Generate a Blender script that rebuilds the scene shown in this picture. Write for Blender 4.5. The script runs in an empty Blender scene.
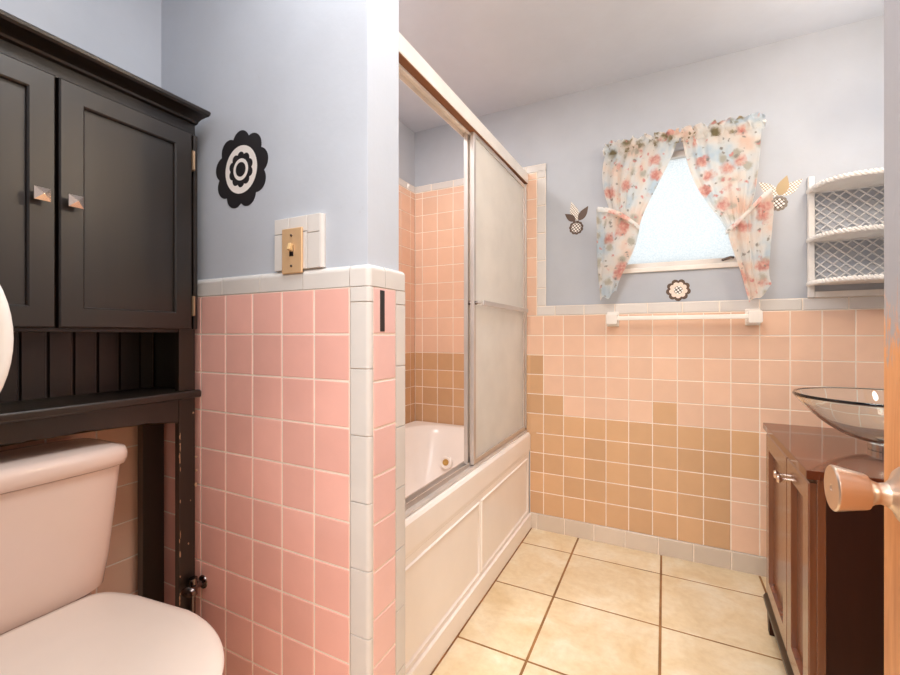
import bpy, bmesh, math, random
from mathutils import Vector, Matrix
random.seed(7)
PI = math.pi
SC = bpy.context.scene
COL = SC.collection
V = Vector

# ------------------------------------------------------------------ colours and materials
def lin(r, g, b):
    def f(c):
        c /= 255.0
        return c / 12.92 if c <= .04045 else ((c + .055) / 1.055) ** 2.4
    return (f(r), f(g), f(b), 1.0)

def new_mat(name):
    m = bpy.data.materials.new(name); m.use_nodes = True
    nt = m.node_tree; b = nt.nodes['Principled BSDF']
    return m, nt, b

def node(nt, kind, **kw):
    n = nt.nodes.new(kind)
    for k, v in kw.items():
        if k.startswith('i_'):
            key = k[2:]
            key = int(key) if key.isdigit() else key.replace('_', ' ')
            n.inputs[key].default_value = v
        else:
            setattr(n, k, v)
    return n

def link(nt, a, b): nt.links.new(a, b)

def noise(nt, scale, detail=4, rough=.55, vec=None, distortion=0):
    n = node(nt, 'ShaderNodeTexNoise'); n.inputs['Scale'].default_value = scale
    n.inputs['Detail'].default_value = detail; n.inputs['Roughness'].default_value = rough
    n.inputs['Distortion'].default_value = distortion
    if vec is None:
        tc = node(nt, 'ShaderNodeTexCoord'); vec = tc.outputs['Object']
    link(nt, vec, n.inputs['Vector']); return n

def ramp(nt, fac, stops, interp='LINEAR'):
    r = node(nt, 'ShaderNodeValToRGB'); r.color_ramp.interpolation = interp
    e = r.color_ramp.elements
    while len(e) < len(stops): e.new(.5)
    for el, (p, c) in zip(e, stops): el.position = p; el.color = c
    link(nt, fac, r.inputs['Fac']); return r

def mix(nt, fac, a, b, blend='MIX'):
    m = node(nt, 'ShaderNodeMix', data_type='RGBA', blend_type=blend)
    for s, v in ((0, fac), (6, a), (7, b)):
        if hasattr(v, 'is_output') or isinstance(v, bpy.types.NodeSocket): link(nt, v, m.inputs[s])
        else: m.inputs[s].default_value = v
    return m.outputs[2]

def bump(nt, b, height, strength=.2, dist=.002):
    n = node(nt, 'ShaderNodeBump'); n.inputs['Strength'].default_value = strength
    n.inputs['Distance'].default_value = dist
    link(nt, height, n.inputs['Height']); link(nt, n.outputs['Normal'], b.inputs['Normal'])

def plain(name, col, rough=.5, metal=0, spec=.5, var=.08, vscale=6, bmp=0, bscale=80, coat=0):
    m, nt, b = new_mat(name)
    n = noise(nt, vscale)
    dark = tuple(c * (1 - var) for c in col[:3]) + (1,); lite = tuple(min(1, c * (1 + var)) for c in col[:3]) + (1,)
    r = ramp(nt, n.outputs['Fac'], [(.3, dark), (.7, lite)])
    link(nt, r.outputs['Color'], b.inputs['Base Color'])
    b.inputs['Roughness'].default_value = rough; b.inputs['Metallic'].default_value = metal
    b.inputs['Specular IOR Level'].default_value = spec
    b.inputs['Coat Weight'].default_value = coat; b.inputs['Coat Roughness'].default_value = .12
    if bmp:
        n2 = noise(nt, bscale, 3); bump(nt, b, n2.outputs['Fac'], bmp, .003)
    return m

def tile_mat(name, col, rough=.16, var=.10, hue=None):
    """glazed ceramic: each tile takes its own tint from a per-tile random number"""
    m, nt, b = new_mat(name)
    at = node(nt, 'ShaderNodeAttribute', attribute_name='tile_random')
    d = tuple(c * (1 - var) for c in col[:3]) + (1,); l = tuple(min(1, c * (1 + var)) for c in col[:3]) + (1,)
    if hue: l = hue
    r = ramp(nt, at.outputs['Fac'], [(0, d), (.5, col), (1, l)])
    n = noise(nt, 14, 3)
    c2 = mix(nt, n.outputs['Fac'], (.94, .94, .94, 1), (1.05, 1.05, 1.05, 1))
    c3 = mix(nt, 1.0, r.outputs['Color'], c2, 'MULTIPLY')
    link(nt, c3, b.inputs['Base Color']); b.inputs['Roughness'].default_value = rough
    n2 = noise(nt, 22, 2); bump(nt, b, n2.outputs['Fac'], .06, .004)
    return m

def paint_mat(name, col, blot=.05, bmp=.12):
    m, nt, b = new_mat(name)
    n = noise(nt, 2.3, 6, .6); n2 = noise(nt, 26, 5, .7)
    d = tuple(c * (1 - blot) for c in col[:3]) + (1,); l = tuple(min(1, c * (1 + blot)) for c in col[:3]) + (1,)
    r = ramp(nt, n.outputs['Fac'], [(.35, d), (.65, l)])
    r2 = ramp(nt, n2.outputs['Fac'], [(.66, (1, 1, 1, 1)), (.78, (.93, .91, .90, 1))])
    c = mix(nt, 1.0, r.outputs['Color'], r2.outputs['Color'], 'MULTIPLY')
    link(nt, c, b.inputs['Base Color']); b.inputs['Roughness'].default_value = .55
    n3 = noise(nt, 60, 4); bump(nt, b, n3.outputs['Fac'], bmp, .003)
    return m

M = {}
M['paint'] = paint_mat('blue grey wall paint', lin(186, 190, 198))
M['paint_end'] = paint_mat('wall paint lightened for lit end', lin(194, 200, 210), .03)  # wall paint again, with the light on the partition end put into its colour
M['ceil'] = paint_mat('ceiling paint', lin(206, 211, 221), .04, .2)
M['pink'] = tile_mat('pink glazed tile', lin(240, 184, 172), var=.07)
M['pinkpale'] = tile_mat('pale pink glazed tile', lin(240, 196, 190), var=.05)
M['peach'] = tile_mat('peach glazed tile', lin(237, 197, 171), var=.05)
M['tan'] = tile_mat('sand brown glazed tile', lin(214, 171, 131), var=.08, rough=.25)
M['white'] = tile_mat('white glazed trim tile', lin(222, 216, 211), var=.05)
M['cove'] = tile_mat('greyish cove tile', lin(214, 198, 182), var=.07)
M['grout'] = plain('pale grout', lin(246, 232, 218), .8, bmp=.2)
M['floor'] = None
M['floorgrout'] = plain('brown floor grout', lin(150, 108, 66), .9, var=.3, vscale=9, bmp=.3)
M['black'] = plain('black accent tile', lin(40, 36, 38), .3)
M['blackwood'] = None
M['chip'] = plain('bare wood where the paint chipped', lin(184, 148, 116), .7)
M['knobsilver'] = plain('brushed silver knob', lin(225, 205, 190), .25, 1.0)
M['chrome'] = plain('chrome', lin(225, 222, 218), .14, 1.0)
M['darkchrome'] = plain('dark tarnished chrome', lin(120, 108, 104), .25, 1.0)
M['nickel'] = plain('aluminium frame', lin(216, 208, 202), .42, .75)
M['whitealu'] = plain('white aluminium', lin(244, 238, 230), .35, .1)
M['brown'] = plain('brown track recess', lin(140, 92, 58), .6)
M['bone'] = plain('bone coloured porcelain', lin(228, 207, 195), .12, var=.02)
M['seat'] = plain('almond seat plastic', lin(230, 215, 202), .2, var=.02)
M['tub'] = plain('warm white acrylic', lin(252, 243, 236), .24, var=.02)
M['jetgold'] = plain('yellowed brass jet', lin(205, 165, 95), .3, .6)
M['brass'] = plain('worn brass', lin(230, 190, 146), .4, .35)
M['hinge'] = plain('tarnished hinge', lin(168, 140, 112), .35, .7)
M['ivory'] = plain('ivory toggle', lin(214, 180, 130), .4)
M['decalblack'] = plain('black vinyl', lin(34, 30, 32), .5)
M['decalbrown'] = plain('dark brown vinyl', lin(92, 70, 56), .5)
M['decaltan'] = plain('tan vinyl', lin(184, 158, 118), .5)
M['decalgrey'] = plain('grey brown vinyl', lin(128, 116, 106), .5)
M['decalwhite'] = plain('white vinyl', lin(240, 232, 226), .5)
M['decalpink'] = plain('pale pink vinyl', lin(246, 222, 208), .5)
M['wicker'] = plain('white painted wicker', lin(232, 228, 224), .6, bmp=.4, bscale=120)
M['wickerback'] = plain('pale grey painted lattice', lin(214, 212, 212), .6)
M['vanwood'] = None
M['whiteplastic'] = plain('white plastic', lin(240, 238, 234), .2)
M['porcelain'] = plain('white porcelain', lin(240, 232, 224), .15)
M['hallwall'] = paint_mat('hall paint', lin(228, 214, 194))

def dotted(name, base, dot, scale):
    m, nt, b = new_mat(name)
    tc = node(nt, 'ShaderNodeTexCoord')
    vo = node(nt, 'ShaderNodeTexVoronoi'); vo.inputs['Scale'].default_value = scale
    vo.inputs['Randomness'].default_value = .0
    mp = node(nt, 'ShaderNodeMapping'); mp.inputs['Rotation'].default_value = (0, .6, 0)
    link(nt, tc.outputs['Object'], mp.inputs['Vector'])
    sx = node(nt, 'ShaderNodeSeparateXYZ'); link(nt, mp.outputs['Vector'], sx.inputs[0])
    cx = node(nt, 'ShaderNodeCombineXYZ'); link(nt, sx.outputs['X'], cx.inputs['X']); link(nt, sx.outputs['Z'], cx.inputs['Y'])
    link(nt, cx.outputs[0], vo.inputs['Vector'])
    r = ramp(nt, vo.outputs['Distance'], [(.36, dot), (.42, base)])
    link(nt, r.outputs['Color'], b.inputs['Base Color']); b.inputs['Roughness'].default_value = .5
    return m
M['dots'] = dotted('polka dot vinyl', lin(96, 80, 66), lin(250, 244, 238), 80)
M['dotspale'] = dotted('pale polka dot vinyl', lin(168, 152, 132), lin(250, 246, 240), 105)

def floor_mat():
    m, nt, b = new_mat('beige stone floor tile')
    at = node(nt, 'ShaderNodeAttribute', attribute_name='tile_random')
    n = noise(nt, 5.5, 8, .62, distortion=.6); n2 = noise(nt, 38, 5, .6)
    r = ramp(nt, n.outputs['Fac'], [(.3, lin(226, 200, 158)), (.5, lin(236, 216, 182)), (.68, lin(244, 232, 208))])
    r2 = ramp(nt, n2.outputs['Fac'], [(.35, (.93, .91, .88, 1)), (.6, (1, 1, 1, 1))])
    c = mix(nt, 1.0, r.outputs['Color'], r2.outputs['Color'], 'MULTIPLY')
    r3 = ramp(nt, at.outputs['Fac'], [(0, (.95, .94, .92, 1)), (1, (1.02, 1.02, 1.02, 1))])
    c = mix(nt, 1.0, c, r3.outputs['Color'], 'MULTIPLY')
    link(nt, c, b.inputs['Base Color']); b.inputs['Roughness'].default_value = .38
    bump(nt, b, n2.outputs['Fac'], .12, .003); return m
M['floor'] = floor_mat()

def wood(name, c0, c1, rough, spec=.6, coat=0.0, axis=(1, 1, .08), scale=30, coatr=.12, bmp=.08):
    m, nt, b = new_mat(name)
    tc = node(nt, 'ShaderNodeTexCoord'); mp = node(nt, 'ShaderNodeMapping'); mp.inputs['Scale'].default_value = axis
    link(nt, tc.outputs['Object'], mp.inputs['Vector'])
    n = noise(nt, scale, 6, .65, mp.outputs['Vector'], .4)
    r = ramp(nt, n.outputs['Fac'], [(.3, c0), (.7, c1)])
    link(nt, r.outputs['Color'], b.inputs['Base Color'])
    b.inputs['Roughness'].default_value = rough; b.inputs['Specular IOR Level'].default_value = spec
    b.inputs['Coat Weight'].default_value = coat; b.inputs['Coat Roughness'].default_value = coatr
    bump(nt, b, n.outputs['Fac'], bmp, .002); return m
M['blackwood'] = wood('black painted wood', lin(22, 14, 8), lin(32, 21, 12), .36, .75)
M['vanwood'] = wood('espresso vanity wood with painted reflection', lin(96, 48, 22), lin(122, 66, 32), .27, .8, .6, coatr=.18)  # same espresso wood as the sides, warm reflections painted into the base colour
M['vanside'] = wood('espresso side panel', lin(48, 20, 10), lin(58, 25, 13), .4, .25)
M['counter'] = wood('glossy dark brown counter', lin(88, 38, 16), lin(102, 46, 20), .05, .6, 0, (.1, 1, 1), 14, .03, 0)

def door_mat():
    m, nt, b = new_mat('orange brown door veneer with painted glare')
    tc = node(nt, 'ShaderNodeTexCoord'); mp = node(nt, 'ShaderNodeMapping'); mp.inputs['Scale'].default_value = (1, 1, .06)
    link(nt, tc.outputs['Object'], mp.inputs['Vector'])
    n = noise(nt, 55, 6, .7, mp.outputs['Vector'], .5)
    r = ramp(nt, n.outputs['Fac'], [(.3, lin(192, 122, 70)), (.7, lin(228, 164, 108))])
    mp2 = node(nt, 'ShaderNodeMapping'); mp2.inputs['Scale'].default_value = (1, 1, .25)
    link(nt, tc.outputs['Object'], mp2.inputs['Vector'])
    n2 = noise(nt, 90, 5, .7, mp2.outputs['Vector'])
    # glare on the upper half painted in as a pale tone, in peeling flakes
    sx = node(nt, 'ShaderNodeSeparateXYZ'); link(nt, tc.outputs['Object'], sx.inputs[0])
    zr = node(nt, 'ShaderNodeMapRange'); zr.inputs['From Min'].default_value = .95; zr.inputs['From Max'].default_value = 1.2
    zr.inputs['To Min'].default_value = -.25; zr.inputs['To Max'].default_value = .3
    link(nt, sx.outputs['Z'], zr.inputs['Value'])
    ad = node(nt, 'ShaderNodeMath', operation='ADD'); link(nt, n2.outputs['Fac'], ad.inputs[0]); link(nt, zr.outputs[0], ad.inputs[1])
    fl = ramp(nt, ad.outputs[0], [(.5, (0, 0, 0, 1)), (.62, (1, 1, 1, 1))])
    c = mix(nt, fl.outputs['Color'], r.outputs['Color'], lin(160, 158, 162))
    link(nt, c, b.inputs['Base Color']); b.inputs['Roughness'].default_value = .35
    bump(nt, b, n.outputs['Fac'], .1, .002); return m
M['door'] = door_mat()

def frosted(name, col, mixf, rough, bscale):
    """obscure glass: part of the light passes straight through the roughened pane, part is scattered"""
    m, nt, b = new_mat(name)
    b.inputs['Base Color'].default_value = col; b.inputs['Transmission Weight'].default_value = 1.0
    b.inputs['Roughness'].default_value = rough; b.inputs['IOR'].default_value = 1.3
    n = noise(nt, bscale, 3); bump(nt, b, n.outputs['Fac'], .5, .004)
    tr = node(nt, 'ShaderNodeBsdfTranslucent'); di = node(nt, 'ShaderNodeBsdfDiffuse')
    n2 = noise(nt, 7, 5, .6)
    rr = ramp(nt, n2.outputs['Fac'], [(.3, tuple(c * .93 for c in col[:3]) + (1,)), (.65, col)])
    link(nt, rr.outputs['Color'], tr.inputs['Color']); link(nt, rr.outputs['Color'], di.inputs['Color'])
    m1 = node(nt, 'ShaderNodeMixShader'); m1.inputs[0].default_value = .6
    link(nt, tr.outputs[0], m1.inputs[1]); link(nt, di.outputs[0], m1.inputs[2])
    m2 = node(nt, 'ShaderNodeMixShader'); m2.inputs[0].default_value = mixf
    link(nt, b.outputs[0], m2.inputs[1]); link(nt, m1.outputs[0], m2.inputs[2])
    link(nt, m2.outputs[0], nt.nodes['Material Output'].inputs['Surface']); return m
M['showerglass'] = frosted('obscure shower glass', lin(252, 249, 244), .88, .35, 140)

def window_glass():
    m, nt, b = new_mat('obscure window glass')
    tr = node(nt, 'ShaderNodeBsdfTranslucent')
    n = noise(nt, 150, 3); rr = ramp(nt, n.outputs['Fac'], [(.35, (.74, .80, .84, 1)), (.65, (.96, .99, 1, 1))])
    link(nt, rr.outputs['Color'], tr.inputs['Color'])
    b.inputs['Base Color'].default_value = (.92, .97, 1, 1); b.inputs['Transmission Weight'].default_value = 1
    b.inputs['Roughness'].default_value = .5; b.inputs['IOR'].default_value = 1.15
    bump(nt, b, n.outputs['Fac'], .5, .004)
    m2 = node(nt, 'ShaderNodeMixShader'); m2.inputs[0].default_value = .7
    link(nt, b.outputs[0], m2.inputs[1]); link(nt, tr.outputs[0], m2.inputs[2])
    link(nt, m2.outputs[0], nt.nodes['Material Output'].inputs['Surface']); return m
M['winglass'] = window_glass()

def bowl_glass():
    m, nt, b = new_mat('pale green clear glass')
    b.inputs['Base Color'].default_value = (.955, .993, .978, 1); b.inputs['Transmission Weight'].default_value = 1
    b.inputs['Roughness'].default_value = .0; b.inputs['IOR'].default_value = 1.48
    n = noise(nt, 9, 2); bump(nt, b, n.outputs['Fac'], .03, .01); return m
M['bowl'] = bowl_glass()

def mirror_mat():
    m, nt, b = new_mat('silvered mirror'); n = noise(nt, 3)
    r = ramp(nt, n.outputs['Fac'], [(0, (.93, .92, .92, 1)), (1, (.97, .97, .97, 1))])
    link(nt, r.outputs['Color'], b.inputs['Base Color'])
    b.inputs['Metallic'].default_value = 1; b.inputs['Roughness'].default_value = .03; return m
M['mirror'] = mirror_mat()

def floral(name, dense):
    m, nt, b = new_mat(name)
    tc = node(nt, 'ShaderNodeTexCoord'); geo = tc.outputs['Object']
    wn = noise(nt, 8, 3, .5, geo)
    base = ramp(nt, wn.outputs['Fac'], [(.36, lin(220, 230, 236)), (.46, lin(242, 242, 240)), (.56, lin(248, 240, 232)), (.66, lin(247, 226, 212))]).outputs['Color']
    dn = noise(nt, 26, 4, .65, geo)
    va = node(nt, 'ShaderNodeVectorMath', operation='MULTIPLY_ADD')
    link(nt, dn.outputs['Color'], va.inputs[0]); va.inputs[1].default_value = (.045, .045, .045); link(nt, geo, va.inputs[2])
    def vor(scale, r0, r1):
        v = node(nt, 'ShaderNodeTexVoronoi'); v.inputs['Scale'].default_value = scale
        link(nt, va.outputs[0], v.inputs['Vector'])
        return v, ramp(nt, v.outputs['Distance'], [(r0, (1, 1, 1, 1)), (r1, (0, 0, 0, 1))]).outputs['Color']
    def gate(v, lo):
        s = node(nt, 'ShaderNodeSeparateColor'); link(nt, v.outputs['Color'], s.inputs[0])
        return ramp(nt, s.outputs[0], [(0, (0, 0, 0, 1)), (lo, (1, 1, 1, 1))], 'CONSTANT').outputs['Color']
    c = base
    def layer(c, scale, r0, r1, lo, col):
        v, l = vor(scale, r0, r1); return mix(nt, mix(nt, 1.0, l, gate(v, lo), 'MULTIPLY'), c, col)
    # soft leaves, roses with darker hearts, small buds and grey sprigs
    c = layer(c, 19, .25, .50, .15 if dense else .52, lin(172, 160, 128) if dense else lin(212, 208, 196))
    pet = noise(nt, 75, 2, .5, geo)
    pc = ramp(nt, pet.outputs['Fac'], [(.36, lin(228, 172, 162)), (.52, lin(238, 196, 184)), (.66, lin(246, 216, 204))]).outputs['Color']
    c = layer(c, 14, .26, .48, .50, pc)
    c = layer(c, 30, .14, .30, .55, lin(232, 176, 168))
    c = layer(c, 38, .16, .30, .45 if dense else .62, lin(164, 150, 122) if dense else lin(184, 178, 170))
    b.inputs['Roughness'].default_value = .85; b.inputs['Specular IOR Level'].default_value = .1
    link(nt, c, b.inputs['Base Color'])
    tr = node(nt, 'ShaderNodeBsdfTranslucent'); link(nt, c, tr.inputs['Color'])
    ms = node(nt, 'ShaderNodeMixShader'); ms.inputs[0].default_value = .42
    link(nt, b.outputs[0], ms.inputs[1]); link(nt, tr.outputs[0], ms.inputs[2])
    link(nt, ms.outputs[0], nt.nodes['Material Output'].inputs['Surface']); return m
M['floral'] = floral('floral cotton', False)
M['floral_dense'] = floral('gathered floral cotton', True)

def glow(name, col, s):
    m, nt, b = new_mat(name); b.inputs['Emission Color'].default_value = col; b.inputs['Emission Strength'].default_value = s
    b.inputs['Base Color'].default_value = (.9, .9, .9, 1); return m

# ------------------------------------------------------------------ mesh helpers
def to_mesh(name, bm, mats, parent=None, smooth=True, angle=35):
    me = bpy.data.meshes.new(name)
    bmesh.ops.recalc_face_normals(bm, faces=bm.faces)
    bm.to_mesh(me); bm.free()
    for m in (mats if isinstance(mats, (list, tuple)) else [mats]): me.materials.append(m)
    if smooth:
        for p in me.polygons: p.use_smooth = True
        me.set_sharp_from_angle(angle=math.radians(angle))
    o = bpy.data.objects.new(name, me); COL.objects.link(o)
    if smooth:
        wn = o.modifiers.new('flat faces stay flat', 'WEIGHTED_NORMAL'); wn.keep_sharp = True; wn.weight = 90
    if parent: o.parent = parent
    return o

def merge(bm, tmp, mi=0):
    vm = {v: bm.verts.new(v.co) for v in tmp.verts}
    for f in tmp.faces:
        try:
            nf = bm.faces.new([vm[v] for v in f.verts]); nf.material_index = mi
        except ValueError: pass
    tmp.free()

def box(bm, x0, x1, y0, y1, z0, z1, bev=0, seg=2, mi=0, mat=None):
    t = bmesh.new(); bmesh.ops.create_cube(t, size=1)
    for v in t.verts:
        v.co = V(((x0 + x1) / 2 + v.co.x * (x1 - x0), (y0 + y1) / 2 + v.co.y * (y1 - y0), (z0 + z1) / 2 + v.co.z * (z1 - z0)))
    if bev: bmesh.ops.bevel(t, geom=list(t.edges), offset=bev, segments=seg, profile=.5, affect='EDGES')
    if mat is not None: bmesh.ops.transform(t, matrix=mat, verts=t.verts)
    merge(bm, t, mi); return bm

def bx(*a, **k): return box(bmesh.new(), *a, **k)

def prism(bm, pts, origin, u, v, n, depth, bev=0, seg=2, mi=0):
    """closed 2-D outline pushed along n"""
    t = bmesh.new(); o = V(origin); u = V(u); v = V(v); n = V(n)
    a = [t.verts.new(o + u * p[0] + v * p[1]) for p in pts]
    f = t.faces.new(a)
    r = bmesh.ops.extrude_face_region(t, geom=[f])
    nv = [e for e in r['geom'] if isinstance(e, bmesh.types.BMVert)]
    bmesh.ops.translate(t, verts=nv, vec=n * depth)
    if bev:
        top = [e for e in t.edges if all(w in nv for w in e.verts)]
        bmesh.ops.bevel(t, geom=top, offset=bev, segments=seg, profile=.5, affect='EDGES')
    merge(bm, t, mi); return bm

def tube(bm, pts, r, seg=12, cap=True, mi=0):
    pts = [V(p) for p in pts]; n = len(pts); rings = []
    rr = r if isinstance(r, (list, tuple)) else [r] * n
    up = V((0, 0, 1)); prev = None
    for i, p in enumerate(pts):
        d = (pts[min(i + 1, n - 1)] - pts[max(i - 1, 0)]).normalized()
        if prev is None:
            a = d.cross(up) if abs(d.dot(up)) < .95 else d.cross(V((1, 0, 0)))
        else: a = prev - d * prev.dot(d)
        a.normalize(); prev = a; b = d.cross(a)
        rings.append([bm.verts.new(p + (a * math.cos(k * 2 * PI / seg) + b * math.sin(k * 2 * PI / seg)) * rr[i]) for k in range(seg)])
    for i in range(n - 1):
        for k in range(seg):
            f = bm.faces.new([rings[i][k], rings[i][(k + 1) % seg], rings[i + 1][(k + 1) % seg], rings[i + 1][k]]); f.material_index = mi
    if cap:
        for rg in (rings[0], rings[-1]): bm.faces.new(rg).material_index = mi
    return bm

def lathe(bm, prof, centre=(0, 0, 0), axis=(0, 0, 1), seg=40, closed=False, mi=0, sx=1, sy=1):
    ax = V(axis).normalized(); c = V(centre)
    a = ax.cross(V((0, 0, 1)) if abs(ax.z) < .9 else V((1, 0, 0))).normalized(); b = ax.cross(a)
    rings = []
    for r, z in prof:
        if r < 1e-6: rings.append([bm.verts.new(c + ax * z)])
        else: rings.append([bm.verts.new(c + ax * z + a * (r * sx * math.cos(k * 2 * PI / seg)) + b * (r * sy * math.sin(k * 2 * PI / seg))) for k in range(seg)])
    n = len(rings); rng = range(n) if closed else range(n - 1)
    for i in rng:
        A, B = rings[i], rings[(i + 1) % n]
        for k in range(seg):
            k2 = (k + 1) % seg
            vs = [A[0] if len(A) == 1 else A[k], A[0] if len(A) == 1 else A[k2], B[0] if len(B) == 1 else B[k2], B[0] if len(B) == 1 else B[k]]
            u = []
            for w in vs:
                if w not in u: u.append(w)
            if len(u) > 2:
                bm.faces.new(u).material_index = mi
    return bm

def loft(bm, rings, cap0=True, cap1=True, mi=0):
    vr = [[bm.verts.new(V(p)) for p in r] for r in rings]; n = len(vr[0])
    for i in range(len(vr) - 1):
        for k in range(n):
            bm.faces.new([vr[i][k], vr[i][(k + 1) % n], vr[i + 1][(k + 1) % n], vr[i + 1][k]]).material_index = mi
    if cap0: bm.faces.new(vr[0]).material_index = mi
    if cap1: bm.faces.new(vr[-1]).material_index = mi
    return vr

def sweep(bm, prof, path, mi=0):
    """profile points (offset along each station's a, offset along b) swept over stations (p, a, b)"""
    rings = [[V(p) + V(a) * q[0] + V(b) * q[1] for q in prof] for p, a, b in path]
    loft(bm, rings, mi=mi); return bm

def tiles(name, origin, u, v, n, ul, vl, mats, parent, pick=None, gap=.0042, depth=.005, bev=.0012, rise=.0014):
    """a wall or floor of tiles as one continuous relief: grout channels between raised, rounded tiles"""
    o = V(origin); u = V(u); v = V(v); n = V(n)
    me = bpy.data.meshes.new(name); vs = []; fs = []; mi = []; rnd = []
    def vert(a, b, h): vs.append(tuple(o + u * a + v * b + n * h)); return len(vs) - 1
    U = []; W = []
    for i, x in enumerate(ul): U += [x - (gap / 2 if i else 0), x + (gap / 2 if i < len(ul) - 1 else 0)]
    for i, x in enumerate(vl): W += [x - (gap / 2 if i else 0), x + (gap / 2 if i < len(vl) - 1 else 0)]
    h0 = depth - rise; bev = min(bev, rise * .9); G = [[vert(a, b, h0) for b in W] for a in U]
    flip = u.cross(v).dot(n) < 0
    def face(idx, m, r): fs.append(idx[::-1] if flip else idx); mi.append(m); rnd.append(r)
    for i in range(len(U) - 1):
        for j in range(len(W) - 1):
            if U[i + 1] - U[i] < 1e-7 or W[j + 1] - W[j] < 1e-7: continue
            q = [G[i][j], G[i + 1][j], G[i + 1][j + 1], G[i][j + 1]]
            if i % 2 == 1 and j % 2 == 1:
                r = random.random(); m = 1 + (pick(i // 2, j // 2) if pick else 0)
                a0, a1, b0, b1 = U[i], U[i + 1], W[j], W[j + 1]; e = .0004; prev = q
                for ins, h in ((e, depth - bev), (e + bev * .3, depth - bev * .35), (e + bev, depth)):
                    t = [vert(a0 + ins, b0 + ins, h), vert(a1 - ins, b0 + ins, h), vert(a1 - ins, b1 - ins, h), vert(a0 + ins, b1 - ins, h)]
                    for k in range(4): face([prev[k], prev[(k + 1) % 4], t[(k + 1) % 4], t[k]], m, r)
                    prev = t
                face(prev, m, r)
            else: face(q, 0, .5)
    me.from_pydata(vs, [], fs)
    for m in mats: me.materials.append(m)
    at = me.attributes.new('tile_random', 'FLOAT', 'FACE')
    for i, p in enumerate(me.polygons):
        p.material_index = mi[i]; at.data[i].value = rnd[i]; p.use_smooth = False
    ob = bpy.data.objects.new(name, me); COL.objects.link(ob)
    if parent: ob.parent = parent
    return ob

def lines(a, b, step, first):
    """grout lines between a and b at first + k*step, plus the two ends"""
    k0 = math.ceil((a + .006 - first) / step); out = [a]; x = first + k0 * step
    while x < b - .006: out.append(x); x += step
    return out + [b]

def structure(o):
    o['kind'] = 'structure'; return o

def tag(o, label, cat, group=None):
    o['label'] = label; o['category'] = cat
    if group: o['group'] = group
    return o

def thing(name, label, cat, loc=(0, 0, 0), rz=0, group=None):
    o = bpy.data.objects.new(name, None); COL.objects.link(o); o.empty_display_size = .05
    o.location = loc; o.rotation_euler = (0, 0, rz); return tag(o, label, cat, group)

T = .1095                       # tile pitch
ZT = 1.196                      # top of the field tiles on the walls
ZC = 1.25                       # top of the trim cap
YB = 2.345                      # tiled face of the window wall
HC = 2.40                       # ceiling
XL = -1.418                     # wall behind the toilet
XA = -1.435                     # far long wall of the tub alcove
XR = .865                       # wall behind the vanity
YN = -.03                       # wall with the doorway
WX0, WX1, WZ0, WZ1 = -.215, .335, 1.425, 2.0

# ------------------------------------------------------------------ room shell
fl = structure(to_mesh('floor', bx(-1.56, XR + .1, YN - .1, 2.47, -.12, -.006), M['floorgrout'], smooth=False))
fx = lines(-1.40, XR, .3985, -.411); fy = lines(YN, 2.353, .3895, 2.162)
tiles('floor_tile_field', (0, 0, -.006), (1, 0, 0), (0, 1, 0), (0, 0, 1), fx, fy, [M['floorgrout'], M['floor']], fl, gap=.0088, depth=.006, bev=.001, rise=.0016)
structure(to_mesh('ceiling', bx(-1.56, XR + .1, YN - .1, 2.47, HC, HC + .1), M['ceil'], smooth=False))

def quad_wall(name, m, parts, parent=None):
    bm = bmesh.new()
    for p in parts: box(bm, *p)
    return structure(to_mesh(name, bm, m, parent, smooth=False))

YW = YB + .008                  # painted face of the window wall
def wall_with_hole(name, m, x0, x1, y0, y1, z0, z1, hx0, hx1, hz0, hz1):
    """one connected wall mesh with a rectangular opening"""
    bm = bmesh.new(); xs = [x0, hx0, hx1, x1]; zs = [z0, hz0, hz1, z1]
    g = {}
    for k, y in enumerate((y0, y1)):
        for i, x in enumerate(xs):
            for j, z in enumerate(zs): g[k, i, j] = bm.verts.new((x, y, z))
    for i in range(3):
        for j in range(3):
            if i == 1 and j == 1: continue
            if hz0 <= z0 and i == 1 and j == 0: continue
            for k in (0, 1): bm.faces.new([g[k, i, j], g[k, i + 1, j], g[k, i + 1, j + 1], g[k, i, j + 1]])
    def side(a, b): bm.faces.new([g[(0,) + a], g[(0,) + b], g[(1,) + b], g[(1,) + a]])
    for i in range(3):
        if not (hz0 <= z0 and i == 1): side((i, 0), (i + 1, 0))
        side((i, 3), (i + 1, 3))
    for j in range(3): side((0, j), (0, j + 1)); side((3, j), (3, j + 1))
    side((1, 1), (1, 2)); side((2, 1), (2, 2)); side((1, 2), (2, 2))
    if hz0 > z0: side((1, 1), (2, 1))
    else:
        bmesh.ops.remove_doubles(bm, verts=bm.verts, dist=1e-5)
    return structure(to_mesh(name, bm, m, smooth=False))

wb = wall_with_hole('wall_back', M['paint'], -1.56, XR + .1, YW, YW + .12, 0, HC, WX0, WX1, WZ0, WZ1)
wl = quad_wall('wall_left', M['paint'], [(-1.56, XL, YN - .1, .85, 0, HC), (-1.56, XA - .008, .85, YW, 0, HC)])
wr = quad_wall('wall_right', M['paint'], [(XR, XR + .1, YN, YW, 0, HC)])
wf = wall_with_hole('wall_front', M['paint'], XL, XR, YN - .1, YN, -.001, HC, -.50, .295, -.002, 2.05)

YP = .7736; YPb = .929; XE = -.594           # tiled faces of the partition
wp = structure(to_mesh('wall_partition', bx(-1.47, XE - .017, YP + .013, YPb - .013, 0, HC), M['paint'], smooth=False))
to_mesh('painted_end', bx(XE - .0185, XE - .0155, YP + .0135, YPb - .0135, ZC - .01, HC), M['paint_end'], wp, smooth=False)

vrows = [0] + [ZT - T * k for k in range(10, -1, -1)]
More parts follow.
